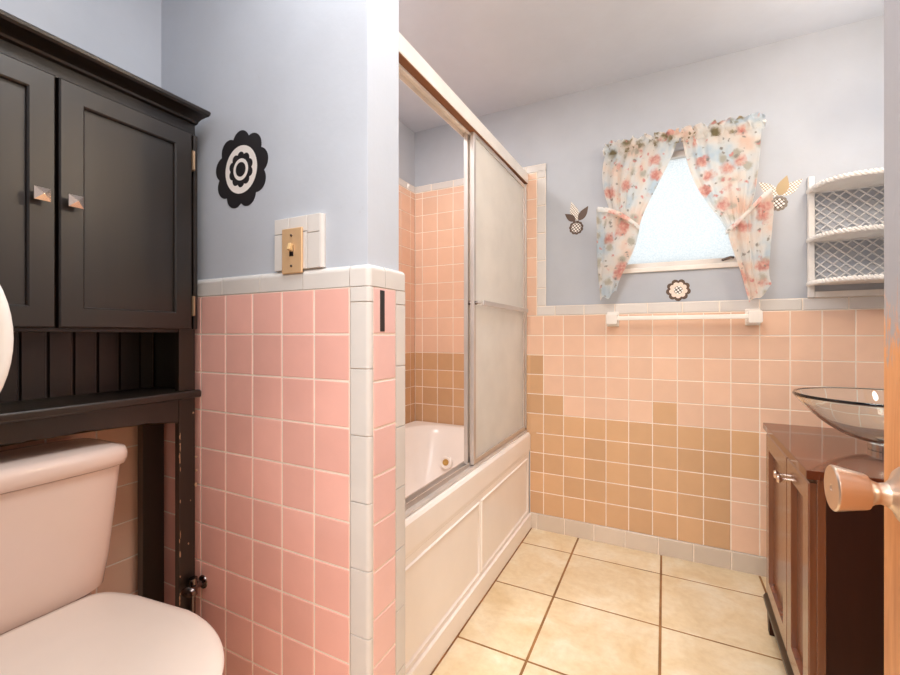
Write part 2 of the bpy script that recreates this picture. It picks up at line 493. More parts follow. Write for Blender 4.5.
# window wall, low wainscot
ul = lines(-.676, XR, T, -.599)
def pick_back(i, j):
    # j counts upward; row number from the top
    r = (len(vrows) - 2) - j
    x = (ul[i] + ul[i + 1]) / 2; c = round((x + .599) / T - .5)
    if c < 0: return 1 if r >= 2 else 0
    if c == 0: return 1 if r >= 4 else 0
    if c == 5 and r == 4: return 1
    if 1 <= c <= 7: return 1 if r >= 5 else 0
    if c == 8: return 1 if r in (5, 6) else 0
    return 0
vb = vrows[1:]; vb[0] = .088
vrows = vb
tiles('tile_field', (0, YB + .004, 0), (1, 0, 0), (0, 0, 1), (0, -1, 0), ul, vb, [M['grout'], M['peach'], M['tan']], wb, pick_back)
tiles('tile_cap', (0, YB + .006, 0), (1, 0, 0), (0, 0, 1), (0, -1, 0), lines(-.637, XR, .1535, -.0745), [ZT, ZC], [M['grout'], M['white']], wb, depth=.008, bev=.003, rise=.003)
tiles('cove_base', (0, YB + .004, 0), (1, 0, 0), (0, 0, 1), (0, -1, 0), lines(-.676, XR, .1525, -.178), [0, .088], [M['grout'], M['cove']], wb, depth=.009, bev=.003, rise=.003)
tiles('trim_column', (0, YB + .006, 0), (1, 0, 0), (0, 0, 1), (0, -1, 0), [-.637, -.585], lines(ZC, 2.012, .1535, ZC + .10), [M['grout'], M['white']], wb, depth=.008, bev=.003, rise=.003)
# window wall, the tall part beside and inside the tub alcove
ua = lines(XA, -.637, T, -.614); va = [.545 - .02] + [ZT - T * k for k in range(5, -8, -1)] + [2.0]
ztan = .97
def pick_alc(i, j): return 1 if va[j + 1] < ztan + .02 else 0
tiles('alcove_tile_field', (0, YB + .0045, 0), (1, 0, 0), (0, 0, 1), (0, -1, 0), ua, va, [M['grout'], M['peach'], M['tan']], wb, pick_alc)
tiles('alcove_tile_cap', (0, YB + .006, 0), (1, 0, 0), (0, 0, 1), (0, -1, 0), lines(XA, -.585, .1535, -.7), [2.0, 2.043], [M['grout'], M['white']], wb, depth=.008, bev=.003, rise=.003)
uy = lines(YPb, YB, T, YB - .055)
tiles('alcove_side_tile_field', (XA - .0045, 0, 0), (0, 1, 0), (0, 0, 1), (1, 0, 0), uy, va, [M['grout'], M['peach'], M['tan']], wl, pick_alc)
tiles('alcove_side_tile_cap', (XA - .006, 0, 0), (0, 1, 0), (0, 0, 1), (1, 0, 0), lines(YPb, YB, .1535, YB - .09), [2.0, 2.043], [M['grout'], M['white']], wl, depth=.008, bev=.003, rise=.003)
# wall behind the toilet
tiles('tile_field', (XL - .001, 0, 0), (0, 1, 0), (0, 0, 1), (1, 0, 0), lines(YN, YP, T, YP - .05), [.088] + vb[1:], [M['grout'], M['peach']], wl)
tiles('tile_cap', (XL, 0, 0), (0, 1, 0), (0, 0, 1), (1, 0, 0), lines(YN, YP, .1535, .7), [ZT, ZC], [M['grout'], M['white']], wl, depth=.009, bev=.003, rise=.003)
tiles('cove_base', (XL, 0, 0), (0, 1, 0), (0, 0, 1), (1, 0, 0), lines(YN, YP, .1535, .7), [0, .088], [M['grout'], M['cove']], wl, depth=.009, bev=.003, rise=.003)
# partition: face towards the toilet, end, and face towards the tub
up = lines(XL + .006, -.651, T, -1.199)
box_bm = bx(XL, XE - .006, YP + .005, YP + .0132, 0, ZC - .008)
to_mesh('mortar_bed', box_bm, M['grout'], wp, smooth=False)
to_mesh('end_mortar_bed', bx(XE - .0172, XE - .005, YP + .0051, YPb - .003, 0, ZC - .008), M['grout'], wp, smooth=False)
vp = [.088] + [1.2012 - T * k for k in range(9, -1, -1)]
tiles('tile_field', (0, YP + .005, 0), (1, 0, 0), (0, 0, 1), (0, -1, 0), up, vp, [M['grout'], M['pink']], wp)
tiles('cove_base', (0, YP + .005, 0), (1, 0, 0), (0, 0, 1), (0, -1, 0), lines(XL + .006, -.651, .1535, -.95), [0, .088], [M['grout'], M['cove']], wp, depth=.009, bev=.003, rise=.003)
ye0, ye1 = .789, .881
def pick_end(i, j): return 0
tiles('end_tile_field', (XE - .005, 0, 0), (0, 1, 0), (0, 0, 1), (1, 0, 0), [ye0, ye1], vp, [M['grout'], M['pinkpale']], wp)
to_mesh('accent_strip', bx(XE - .004, XE + .0008, .814, .832, 1.098, 1.195, .0004), M['black'], wp)

def corner_trim(name, r, joints, parent):
    """bullnose column that wraps the partition's front corner, one piece between joints"""
    bm = bmesh.new()
    xa, yb = -.651, ye0 - .0015; d = .006
    for z0, z1 in zip(joints[:-1], joints[1:]):
        pts = [(xa + .0012, YP + d), (xa + .0012, YP + .0016), (xa + .004, YP)]
        for k in range(7):
            a = -PI / 2 + k * PI / 2 / 6
            pts.append((XE - r + r * math.cos(a), YP + r + r * math.sin(a)))
        pts += [(XE, yb), (XE - d, yb)]
        pts += [(XE - d, YP + d)]
        prism(bm, pts, (0, 0, z0 + .0012), (1, 0, 0), (0, 1, 0), (0, 0, 1), z1 - z0 - .0024, .0012, 2)
    return to_mesh(name, bm, M['white'], parent, angle=50)
jz = [0] + [1.166 - .1535 * k for k in range(7, -1, -1)] + [1.2015]
# each bullnose piece is its own mesh, as the wall shows one piece above another
for z0, z1 in zip(jz[:-1], jz[1:]): corner_trim('corner_bullnose', .011, [z0, z1], wp)

def far_trim():
    bm = bmesh.new()
    for z0, z1 in zip(jz2[:-1], jz2[1:]):
        pts = [(XE - .006, ye1 + .0012), (XE - .0008, ye1 + .0012), (XE, ye1 + .003)]
        for k in range(6):
            a = k * PI / 2 / 5; r = .009
            pts.append((XE - r + r * math.cos(a), YPb - r + r * math.sin(a)))
        pts += [(XE - .02, YPb), (XE - .02, YPb - .004), (XE - .006, YPb - .006)]
        prism(bm, pts, (0, 0, z0 + .0012), (1, 0, 0), (0, 1, 0), (0, 0, 1), z1 - z0 - .0024, .0012, 2)
    return bm
jz2 = [0] + [1.166 - .1535 * k for k in range(7, -1, -1)] + [1.2015]
JJ = list(zip(jz2[:-1], jz2[1:]))
for z0, z1 in JJ:
    jz2 = [z0, z1]; to_mesh('end_bullnose', far_trim(), M['white'], wp, angle=50)

# cap course of the partition, rounded over at the top, cut into 6 inch pieces
def cap_piece(x0, x1):
    prof = [(0, 0), (0, .036)]
    for k in range(7):
        a = k * PI / 2 / 6; prof.append((.014 - .014 * math.cos(a), .036 + .014 * math.sin(a)))
    prof += [(.0165, .05), (.0165, 0)]
    bm = bmesh.new()
    loft(bm, [[(x, YP + q[0], ZT + .0062 + q[1]) for q in prof] for x in (x0 + .001, x1 - .001)])
    return to_mesh('cap_tile', bm, M['white'], wp, angle=50)
cj = lines(XL + .008, -.651, .1535, -.9515)
for a, b in zip(cj[:-1], cj[1:]): cap_piece(a, b)
# the corner piece and the end piece
bm = bmesh.new(); t = bmesh.new(); bmesh.ops.create_cube(t, size=1)
for v in t.verts: v.co = V(((-.650 + XE) / 2 + v.co.x * (XE + .650), (YP + .835) / 2 + v.co.y * (.835 - YP), ZT + .0062 + .025 + v.co.z * .05))
ed = [e for e in t.edges if all(w.co.z > ZT + .03 for w in e.verts) and not all(w.co.x < -.64 for w in e.verts) and not all(w.co.y > .83 for w in e.verts)]
ed += [e for e in t.edges if all(w.co.x > XE - .01 and w.co.y < YP + .01 for w in e.verts)]
bmesh.ops.bevel(t, geom=ed, offset=.013, segments=5, profile=.5, affect='EDGES'); merge(bm, t)
to_mesh('cap_corner_tile', bm, M['white'], wp, angle=50)
bm = bmesh.new(); t = bmesh.new(); bmesh.ops.create_cube(t, size=1)
for v in t.verts: v.co = V((XE - .0125 + v.co.x * .025, (.8362 + YPb) / 2 + v.co.y * (YPb - .8362), ZT + .0062 + .025 + v.co.z * .05))
ed = [e for e in t.edges if all(w.co.x > XE - .01 for w in e.verts) and (all(w.co.z > ZT + .03 for w in e.verts) or all(w.co.y > .9 for w in e.verts))]
ed += [e for e in t.edges if all(w.co.z > ZT + .03 for w in e.verts) and all(w.co.y > .9 for w in e.verts)]
bmesh.ops.bevel(t, geom=ed, offset=.011, segments=5, profile=.5, affect='EDGES'); merge(bm, t)
to_mesh('cap_end_tile', bm, M['white'], wp, angle=50)
# white tiles around the switch
sx0, sx1, sz0, sz1 = -.898, -.741, ZC + .003, 1.386
sm = structure(to_mesh('trim_1', bx(sx0, sx1, YP + .0085, YP + .0135, sz0, sz1, .001), M['grout'], smooth=False))
for a, b, c, d in ((sx0, -.846, sz0, sz1 - .04), (sx0, -.846, sz1 - .04, sz1), (-.846, -.784, sz1 - .04, sz1), (-.846, -.784, sz0, sz1 - .04), (-.784, sx1, sz1 - .045, sz1), (-.784, sx1, sz0, sz1 - .045)):
    t = bmesh.new(); bmesh.ops.create_cube(t, size=1)
    for v in t.verts: v.co = V(((a + b) / 2 + v.co.x * (b - a - .0015), YP + .006 + v.co.y * .012, (c + d) / 2 + v.co.z * (d - c - .0015)))
    bmesh.ops.bevel(t, geom=list(t.edges), offset=.0012, segments=2, profile=.5, affect='EDGES')
    big = [e for e in t.edges if False]
    bm = bmesh.new(); merge(bm, t); to_mesh('surround_tile', bm, M['white'], sm, angle=50)
# bullnose at the right edge of the surround
bm = bmesh.new(); tube(bm, [(sx1 - .001, YP + .009, sz0 + .001), (sx1 - .001, YP + .009, sz1 - .003)], .0085, 14); to_mesh('surround_bullnose', bm, M['white'], sm)

structure(to_mesh('trim_4', bx(-.6835, -.664, YPb, YB - .001, -.003, .0035, .0015), plain('stained brown caulk line', lin(140, 92, 48), .7, var=.4, vscale=14), smooth=False))

# hallway beyond the doorway, where the photograph was taken from
hy0 = -1.9
quad_wall('wall_hall', M['hallwall'], [(-1.3, -1.2, hy0, YN - .1, 0, HC), (1.1, 1.2, hy0, YN - .1, 0, HC), (-1.3, 1.2, hy0 - .1, hy0, 0, HC)])
structure(to_mesh('floor_hall', bx(-1.3, 1.2, hy0 - .1, YN - .1, -.12, 0), M['hallwall'], smooth=False))
structure(to_mesh('ceiling_hall', bx(-1.3, 1.2, hy0 - .1, YN - .1, HC, HC + .1), M['ceil'], smooth=False))

# ------------------------------------------------------------------ window
win = structure(to_mesh('window_1', None or (lambda bm: bm)(bx(WX0, WX1, YW + .055, YW + .061, WZ0 + .03, WZ1 - .02)), M['winglass'], smooth=False))
def frame_bm(x0, x1, z0, z1, y0, y1, w, bev=.002):
    bm = bmesh.new(); o = [(x0, z0), (x1, z0), (x1, z1), (x0, z1)]; i = [(x0 + w, z0 + w), (x1 - w, z0 + w), (x1 - w, z1 - w), (x0 + w, z1 - w)]
    r = [[(x, y0, z) for x, z in o], [(x, y0, z) for x, z in i], [(x, y1, z) for x, z in i], [(x, y1, z) for x, z in o]]
    vr = [[bm.verts.new(p) for p in q] for q in r]
    for a in range(4):
        for k in range(4):
            bm.faces.new([vr[a][k], vr[a][(k + 1) % 4], vr[(a + 1) % 4][(k + 1) % 4], vr[(a + 1) % 4][k]])
    if bev: bmesh.ops.bevel(bm, geom=list(bm.edges), offset=bev, segments=2, profile=.5, affect='EDGES')
    return bm
to_mesh('window_frame', frame_bm(WX0, WX1, WZ0, WZ1, YW + .03, YW + .075, .03), M['nickel'], win)
to_mesh('window_sill', bx(WX0 - .012, WX1 + .012, YW - .012, YW + .035, WZ0 - .022, WZ0 + .002, .004), M['porcelain'], win)
bm = bmesh.new(); tube(bm, [(WX1 - .09, YW + .028, WZ0 + .02), (WX1 - .055, YW + .02, WZ0 + .03), (WX1 - .045, YW + .012, WZ0 + .026)], .006, 8)
to_mesh('window_latch', bm, M['darkchrome'], win)

# ------------------------------------------------------------------ curtains
def interp(poly, z):
    if z >= poly[0][1]: return poly[0][0]
    for (xa, za), (xb, zb) in zip(poly[:-1], poly[1:]):
        if zb <= z <= za:
            t = (za - z) / (za - zb); return xa + (xb - xa) * t
    return poly[-1][0]
def smoothp(poly, it=2):
    for _ in range(it):
        q = [poly[0]]
        for a, b in zip(poly[:-1], poly[1:]):
            q.append((a[0] * .75 + b[0] * .25, a[1] * .75 + b[1] * .25)); q.append((a[0] * .25 + b[0] * .75, a[1] * .25 + b[1] * .75))
        q.append(poly[-1]); poly = q
    return poly
def cloth(L, R, topf, botf, y0, amp, folds, nu=90, nv=70, ph=0, thick=.0012, ybow=None):
    """sheet between two outlines; the folds get tighter where the sheet narrows"""
    L = smoothp(L); R = smoothp(R); bm = bmesh.new(); g = []
    for j in range(nv + 1):
        t = j / nv; row = []
        for i in range(nu + 1):
            s = i / nu
            z = topf(s) + (botf(s) - topf(s)) * t
            xl, xr = interp(L, z), interp(R, z)
            x = xl + (xr - xl) * s
            w = abs(xr - xl)
            a = amp * (.55 + .45 * math.sin(3.1 * s + 2 * t + ph))
            y = y0 - a * math.sin(folds * 2 * PI * s + .9 * math.sin(2.2 * t + ph) + ph) - .35 * a * math.sin(folds * 4.7 * PI * s + 3 * t + ph)
            if ybow: y += ybow(s, t)
            row.append(bm.verts.new((x, y, z)))
        g.append(row)
    for j in range(nv):
        for i in range(nu): bm.faces.new([g[j][i], g[j][i + 1], g[j + 1][i + 1], g[j + 1][i]])
    r = bmesh.ops.solidify(bm, geom=list(bm.faces), thickness=thick)
    return bm

def header(x0, x1, z0, z1, y0, seed):
    """gathered ruffle standing above the rod, wrapped round it"""
    rnd = random.Random(seed); nu = 120; bm = bmesh.new(); g = []
    phs = [rnd.uniform(0, 6.28) for _ in range(4)]
    for j in range(17):
        t = j / 16; row = []
        for i in range(nu + 1):
            s = i / nu; x = x0 + (x1 - x0) * s
            k = s * (x1 - x0)
            wob = math.sin(k * 190 + phs[0]) * .5 + math.sin(k * 310 + phs[1] + 2 * t) * .3 + math.sin(k * 95 + phs[2]) * .35
            rod = math.exp(-((t - .5) / .2) ** 2)
            y = y0 - wob * (.004 + .009 * abs(t - .45)) - .010 * rod
            zz = z0 + (z1 - z0) * t + (.006 * math.sin(k * 120 + phs[3]) + .004 * wob) * (t if t > .5 else 0)
            row.append(bm.verts.new((x + .004 * math.sin(9 * t + k * 140), y, zz)))
        g.append(row)
    for j in range(16):
        for i in range(nu): bm.faces.new([g[j][i], g[j][i + 1], g[j + 1][i + 1], g[j + 1][i]])
    bmesh.ops.solidify(bm, geom=list(bm.faces), thickness=.0012)
    return bm

ROD = 2.030
rod = thing('curtain_rod', 'thin white rod carrying the two floral curtains above the window', 'curtain rod', (0.06, 2.29, ROD))
bm = bmesh.new(); tube(bm, [(-.335, 0, 0), (.335, 0, 0)], .006, 10); to_mesh('rod', bm, M['whitealu'], rod)
for s in (-1, 1):
    bm = bmesh.new(); tube(bm, [(s * .335, -.003, 0), (s * .337, .03, 0), (s * .337, .0625, 0)], .006, 10); to_mesh('bracket', bm, M['whitealu'], rod)

cl = thing('curtain', 'left floral curtain panel, gathered on the rod and tied back to the left', 'curtain', (0, 0, 0))
L = [(-.262, 2.02), (-.280, 1.95), (-.282, 1.86), (-.255, 1.74), (-.222, 1.67), (-.205, 1.60)]
R = [(.060, 2.02), (.036, 1.945), (-.015, 1.84), (-.068, 1.735), (-.100, 1.66), (-.118, 1.58)]
to_mesh('curtain_panel', cloth(L, R, lambda s: 2.022, lambda s: 1.60 - .02 * s, 2.287, .011, 5, ph=.4), M['floral'], cl)
L = [(-.306, 1.735), (-.305, 1.60), (-.302, 1.42), (-.287, 1.262)]
R = [(-.100, 1.735), (-.104, 1.62), (-.122, 1.53), (-.155, 1.45), (-.200, 1.36), (-.214, 1.29)]
def ltop(s): return 1.730 - .115 * s ** 1.25
def lbot(s): return 1.262 + .038 * s + .012 * math.sin(9 * s)
to_mesh('curtain_tail', cloth(L, R, ltop, lbot, 2.262, .010, 3.2, ph=1.7), M['floral'], cl)
to_mesh('ruffle_header', header(-.272, .066, 2.0, 2.066, 2.286, 3), M['floral_dense'], cl)
def band(pts, w, y):
    bm = bmesh.new(); pr = []
    for k, (x, z) in enumerate(pts):
        pr.append((x, y - .012 * math.sin(PI * k / (len(pts) - 1)), z))
    rings = []
    for k, p in enumerate(pr):
        rings.append([(p[0] + a * .003, p[1] + b, p[2] + a) for a, b in ((-w / 2, .002), (-w / 2, -.003), (-w * .2, -.006), (w * .25, -.006), (w / 2, -.003), (w / 2, .002))])
    loft(bm, rings); return bm
to_mesh('tieback', band([(-.300, 1.725), (-.25, 1.712), (-.20, 1.688), (-.15, 1.650), (-.108, 1.612)], .024, 2.255), M['floral'], cl)

cr = thing('curtain', 'right floral curtain panel, gathered on the rod and tied back to the right', 'curtain', (0, 0, 0))
L = [(.074, 2.02), (.093, 1.915), (.125, 1.80), (.180, 1.69), (.236, 1.605), (.262, 1.54)]
R = [(.385, 2.02), (.381, 1.95), (.373, 1.84), (.362, 1.732), (.345, 1.66), (.322, 1.58)]
to_mesh('curtain_panel', cloth(L, R, lambda s: 2.022, lambda s: 1.545 + .04 * s, 2.287, .011, 5, ph=2.2), M['floral'], cr)
L = [(.248, 1.735), (.250, 1.56), (.272, 1.47), (.302, 1.37), (.322, 1.28), (.334, 1.232)]
R = [(.412, 1.735), (.424, 1.65), (.416, 1.54), (.409, 1.435), (.404, 1.35), (.418, 1.30)]
def rtop(s): return 1.560 + .168 * s ** 1.1
def rbot(s): return 1.232 + .07 * s ** 1.5 + .008 * math.sin(8 * s)
to_mesh('curtain_tail', cloth(L, R, rtop, rbot, 2.262, .010, 3.0, ph=.2), M['floral'], cr)
to_mesh('ruffle_header', header(.070, .392, 2.0, 2.068, 2.286, 8), M['floral_dense'], cr)
to_mesh('tieback', band([(.246, 1.548), (.285, 1.582), (.33, 1.630), (.37, 1.675), (.412, 1.715)], .024, 2.255), M['floral'], cr)

# ------------------------------------------------------------------ wall decals
def scallop(n, r, amp, ph=0, seg=14):
    """outline of a flower: n round petals, the union of n circles"""
    c = r - amp * 1.15; pr = max(r - c, c * math.sin(PI / n) * 1.03); pts = []
    for k in range(n * seg):
        th = ph + 2 * PI * k / (n * seg)
        d = ((th - ph + PI / n) % (2 * PI / n)) - PI / n
        q = pr * pr - (c * math.sin(d)) ** 2
        pts.append((th, c * math.cos(d) + math.sqrt(max(q, 0))))
    k = r / max(p[1] for p in pts)
    return [(p[1] * k * math.cos(p[0]), p[1] * k * math.sin(p[0])) for p in pts]
def circle(r, n=40): return [(r * math.cos(k * 2 * PI / n), r * math.sin(k * 2 * PI / n)) for k in range(n)]
def flat(name, pts, y, d, m, parent, dx=0, dz=0):
    bm = bmesh.new(); prism(bm, [(x + dx, z + dz) for x, z in pts], (0, y, 0), (1, 0, 0), (0, 0, 1), (0, -1, 0), d)
    return to_mesh(name, bm, m, parent, smooth=False)
def leaf(l, w, ang, n=14):
    pts = []
    for k in range(n + 1):
        t = k / n; pts.append((t * l, w * math.sin(PI * t ** .8) * (1 - .15 * t)))
    for k in range(n - 1, 0, -1):
        t = k / n; pts.append((t * l, -w * math.sin(PI * t ** .8) * (1 - .15 * t)))
    c, s = math.cos(ang), math.sin(ang); return [(x * c - y * s, x * s + y * c) for x, y in pts]

d = thing('flower_decal', 'big black and white flower sticker beside the black cabinet, above the pink tiles', 'wall sticker', (-1.042, YP + .0128, 1.546))
flat('petals', scallop(9, .108, .03, PI / 2), 0, .0006, M['decalblack'], d)
flat('white_disc', [(x * .98, y) for x, y in circle(.066)], -.0006, .0003, M['decalwhite'], d)
flat('inner_petals', scallop(10, .049, .012, PI / 2), -.0009, .0003, M['decalblack'], d)
flat('white_ring', circle(.030), -.0012, .0003, M['decalwhite'], d)
flat('flower_centre', circle(.020), -.0015, .0003, M['decalblack'], d)

d = thing('flower_decal', 'small brown flower sticker with two brown leaves and a dotted one, left of the window', 'wall sticker', (-.423, YW - .0002, 1.668))
flat('petals', scallop(11, .038, .010, .2), 0, .0006, M['decalbrown'], d)
flat('flower_centre', circle(.026), -.0006, .0003, M['dots'], d)
flat('leaf', leaf(.072, .019, math.radians(142)), 0, .0006, M['decalbrown'], d, -.004, .037)
flat('leaf', leaf(.088, .021, math.radians(55)), 0, .0006, M['decalbrown'], d, .012, .037)
flat('dotted_leaf', leaf(.112, .024, math.radians(106)), 0, .0005, M['dotspale'], d, .004, .036)

d = thing('flower_decal', 'small grey flower sticker with a tan leaf and two dotted ones, right of the window', 'wall sticker', (.457, YW - .0002, 1.676))
flat('petals', scallop(11, .034, .009, .1), 0, .0006, M['decalgrey'], d)
flat('flower_centre', circle(.023), -.0006, .0003, M['dots'], d)
flat('leaf', leaf(.092, .024, math.radians(72)), 0, .0006, M['decaltan'], d, .002, .034)
flat('dotted_leaf', leaf(.100, .024, math.radians(133)), 0, .0005, M['dotspale'], d, -.004, .034)
flat('dotted_leaf', leaf(.098, .024, math.radians(40)), 0, .0005, M['dotspale'], d, .010, .034)

d = thing('flower_decal', 'small round brown and pale pink flower sticker below the window sill', 'wall sticker', (.062, YW - .0002, 1.308))
flat('petals', scallop(9, .054, .014, PI / 2 + PI / 9), 0, .0006, M['decalbrown'], d)
flat('inner_petals', scallop(9, .040, .010, PI / 2 + PI / 9), -.0006, .0003, M['decalpink'], d)
flat('flower_centre', circle(.019), -.0009, .0003, M['dots'], d)

# ------------------------------------------------------------------ light switch
sw = thing('light_switch', 'worn brass toggle switch plate in the white tile surround', 'light switch', (-.830, YP - .0002, 1.300))
to_mesh('switch_plate', bx(-.035, .035, -.006, 0, -.057, .057, .003, 3), M['brass'], sw)
to_mesh('toggle', bx(-.005, .005, -.018, -.004, -.004, .014, .002, 2, mat=Matrix.Rotation(math.radians(-18), 4, 'X')), M['ivory'], sw)
to_mesh('toggle_slot', bx(-.007, .007, -.0065, -.004, -.014, .014, .0005), M['darkchrome'], sw)
for z in (.038, -.038):
    bm = bmesh.new(); lathe(bm, [(0, .0085), (.0028, .0078), (.004, .005), (.004, .003)], (0, 0, z), (0, -1, 0), 16); to_mesh('screw', bm, M['darkchrome'], sw)

# ------------------------------------------------------------------ towel bar
tb = thing('towel_bar', 'white ceramic towel bar mounted on the trim under the window', 'towel bar', (.062, YB, 1.172))
for s in (-1, 1):
    bm = bmesh.new(); box(bm, s * .297 - .029, s * .297 + .029, -.012, 0, -.040, .036, .005, 3)
    to_mesh('base_plate', bm, M['porcelain'], tb)
    bm = bmesh.new()
    rr = []
    for y, w in ((-.010, .025), (-.025, .019), (-.045, .020), (-.064, .026), (-.078, .026), (-.081, .022)):
        rr.append([(s * .297 + w * a, y, w * b * 1.05 - .003) for a, b in ((-1, -.8), (-.8, -1), (.8, -1), (1, -.8), (1, .8), (.8, 1), (-.8, 1), (-1, .8))])
    loft(bm, rr); to_mesh('post', bm, M['porcelain'], tb, angle=40)
bm = bmesh.new(); box(bm, -.285, .285, -.074, -.056, -.010, .010, .003, 2); to_mesh('bar', bm, M['whitealu'], tb)

# ------------------------------------------------------------------ wicker shelf
sh = thing('wall_shelf', 'white wicker three-tier wall shelf with lattice back, right of the window', 'shelf', (.556, YW, 1.25))
SW = .29; SD = .20
for x in (0, SW - .022):
    to_mesh('side_post', bx(x, x + .022, -.024, 0, 0, .522, .004), M['wicker'], sh)
to_mesh('bottom_rail', bx(.022, SW - .022, -.022, -.002, 0, .026, .004), M['wicker'], sh)
def tier(z):
    bm = bmesh.new(); pts = [(.004, -.004)]
    for k in range(25):
        a = PI - PI * k / 24; c, q = math.cos(a), math.sin(a)
        pts.append((SW / 2 + (SW / 2 - .002) * abs(c) ** .8 * (1 if c > 0 else -1), -.012 - (SD - .012) * q ** .8))
    pts.append((SW - .004, -.004))
    prism(bm, pts, (0, 0, z), (1, 0, 0), (0, 1, 0), (0, 0, 1), .010)
    o = to_mesh('shelf_board', bm, M['wicker'], sh, smooth=False)
    # braided rim
    path = [V((p[0], p[1], z + .006)) for p in pts]; L = [0]
    for a, b in zip(path[:-1], path[1:]): L.append(L[-1] + (b - a).length)
    def at(s):
        for k in range(len(path) - 1):
            if s <= L[k + 1]: return path[k].lerp(path[k + 1], (s - L[k]) / (L[k + 1] - L[k]))
        return path[-1]
    bm = bmesh.new()
    for strand in range(2):
        q = []; n = 150
        for k in range(n + 1):
            s = L[-1] * k / n; p = at(s); ph = s * 2 * PI / .030 + strand * PI
            q.append(p + V((.004 * math.cos(ph), .004 * math.cos(ph), .006 * math.sin(ph))))
        tube(bm, q, .006, 6)
    to_mesh('braided_rim', bm, M['wicker'], o)
for z in (.052, .240, .452): tier(z)
bm = bmesh.new()
def clip_diag(c, sgn, z0, z1, x0, x1):
    # line z - z0 = sgn*(x - x0) + c
    pts = []
    for x in (x0, x1):
        z = z0 + (sgn * (x - x0) + c) * .92
        pts.append((x, z))
    (xa, za), (xb, zb) = pts
    def cut(xa, za, xb, zb, zl, keep_above):
        if abs(zb - za) < 1e-9: return (xa, za, xb, zb)
        ina = za >= zl if keep_above else za <= zl; inb = zb >= zl if keep_above else zb <= zl
        if ina and inb: return (xa, za, xb, zb)
        if not ina and not inb: return None
        t = (zl - za) / (zb - za); xm = xa + (xb - xa) * t
        return (xa, za, xm, zl) if ina else (xm, zl, xb, zb)
    r = cut(xa, za, xb, zb, z0, True)
    if r: r = cut(*r, z1, False)
    return r
def lattice(z0, z1):
    bm = bmesh.new(); x0, x1 = .022, SW - .022
    for sgn, y in ((1, -.0075), (-1, -.010)):
        c = -.40
        while c < .62:
            r = clip_diag(c, sgn, z0, z1, x0, x1)
            if r and (abs(r[2] - r[0]) > .004): tube(bm, [(r[0], y, r[1]), (r[2], y, r[3])], .0034, 6)
            c += .042
    # framing canes tie all strands together
    tube(bm, [(x0, -.009, z0), (x1, -.009, z0), (x1, -.009, z1), (x0, -.009, z1), (x0, -.009, z0)], .004, 6)
    return to_mesh('lattice_back', bm, M['wickerback'], sh)
lattice(.064, .238); lattice(.252, .450)

# ------------------------------------------------------------------ bathtub
tub = thing('bathtub', 'warm white jetted bathtub with panelled apron behind the sliding glass doors', 'bathtub', (0, 0, 0))
TX0, TX1, TY0, TY1, TZ = XA + .003, -.684, YPb + .003, YB - .002, .538
bm = bmesh.new()
def rect_ring(x0, x1, y0, y1, z, r, n=64):
    pts = []
    for k in range(n):
        a = 2 * PI * (k + .5) / n; cx, cy = math.cos(a), math.sin(a)
        pts.append((cx, cy))
    out = []
    for cx, cy in pts:
        e = r; sx = abs(cx) ** (2 / e) * (1 if cx > 0 else -1); sy = abs(cy) ** (2 / e) * (1 if cy > 0 else -1)
        out.append(((x0 + x1) / 2 + sx * (x1 - x0) / 2, (y0 + y1) / 2 + sy * (y1 - y0) / 2, z))
    return out
rings = [rect_ring(TX0, TX1, TY0, TY1, .05, 40), rect_ring(TX0, TX1, TY0, TY1, TZ - .012, 40), rect_ring(TX0 + .004, TX1 - .004, TY0 + .004, TY1 - .004, TZ, 40),
         rect_ring(TX0 + .045, TX1 - .085, TY0 + .07, TY1 - .045, TZ + .001, 4.5),
         rect_ring(TX0 + .055, TX1 - .095, TY0 + .08, TY1 - .06, TZ - .006, 4),
         rect_ring(TX0 + .066, TX1 - .104, TY0 + .10, TY1 - .085, TZ - .04, 3.6),
         rect_ring(TX0 + .085, TX1 - .115, TY0 + .13, TY1 - .14, TZ - .14, 3.2),
         rect_ring(TX0 + .11, TX1 - .13, TY0 + .17, TY1 - .22, TZ - .27, 3),
         rect_ring(TX0 + .15, TX1 - .16, TY0 + .22, TY1 - .30, TZ - .36, 2.8),
         rect_ring(TX0 + .22, TX1 - .22, TY0 + .30, TY1 - .40, TZ - .39, 2.5)]
loft(bm, rings, cap0=True, cap1=True)
to_mesh('basin', bm, M['tub'], tub, angle=60)
# apron with a lip and two panels framed by raised mouldings
bm = bmesh.new()
prof = [(-.03, .004), (.004, .004), (.004, .30), (.004, .428), (.0065, .431), (.0070, .440), (.0105, .452), (.0105, .505), (.009, .528), (.002, .5385), (-.03, .5385)]
loft(bm, [[(-.684 + q[0], y, q[1]) for q in prof] for y in (TY0, TY1)])
ap = to_mesh('apron', bm, M['tub'], tub, angle=28)
def moulding(y0, y1, z0, z1, w=.015, h=.006):
    prof = [(-.002, 0), (-.002, .0), (.004, .003), (h, w * .35), (h, w * .6), (.004, w * .95), (-.002, w)]
    prof = [(0, -.001), (w * .25, h), (w * .4, h * 1.05), (w * .6, h * .2), (w, -.001)]
    bm = bmesh.new(); rings = []
    c = [(y0, z0, 1, 1), (y1, z0, -1, 1), (y1, z1, -1, -1), (y0, z1, 1, -1)]
    vr = [[bm.verts.new((-.6800 + q[1], y + sy * q[0], z + sz * q[0])) for q in prof] for y, z, sy, sz in c]
    for a in range(4):
        for k in range(len(prof) - 1):
            bm.faces.new([vr[a][k], vr[(a + 1) % 4][k], vr[(a + 1) % 4][k + 1], vr[a][k + 1]])
    return bm
for y0, y1 in ((.99, 1.612), (1.630, 2.30)):
    pn = to_mesh('apron_panel', moulding(y0, y1, .105, .405), M['tub'], tub, angle=50)
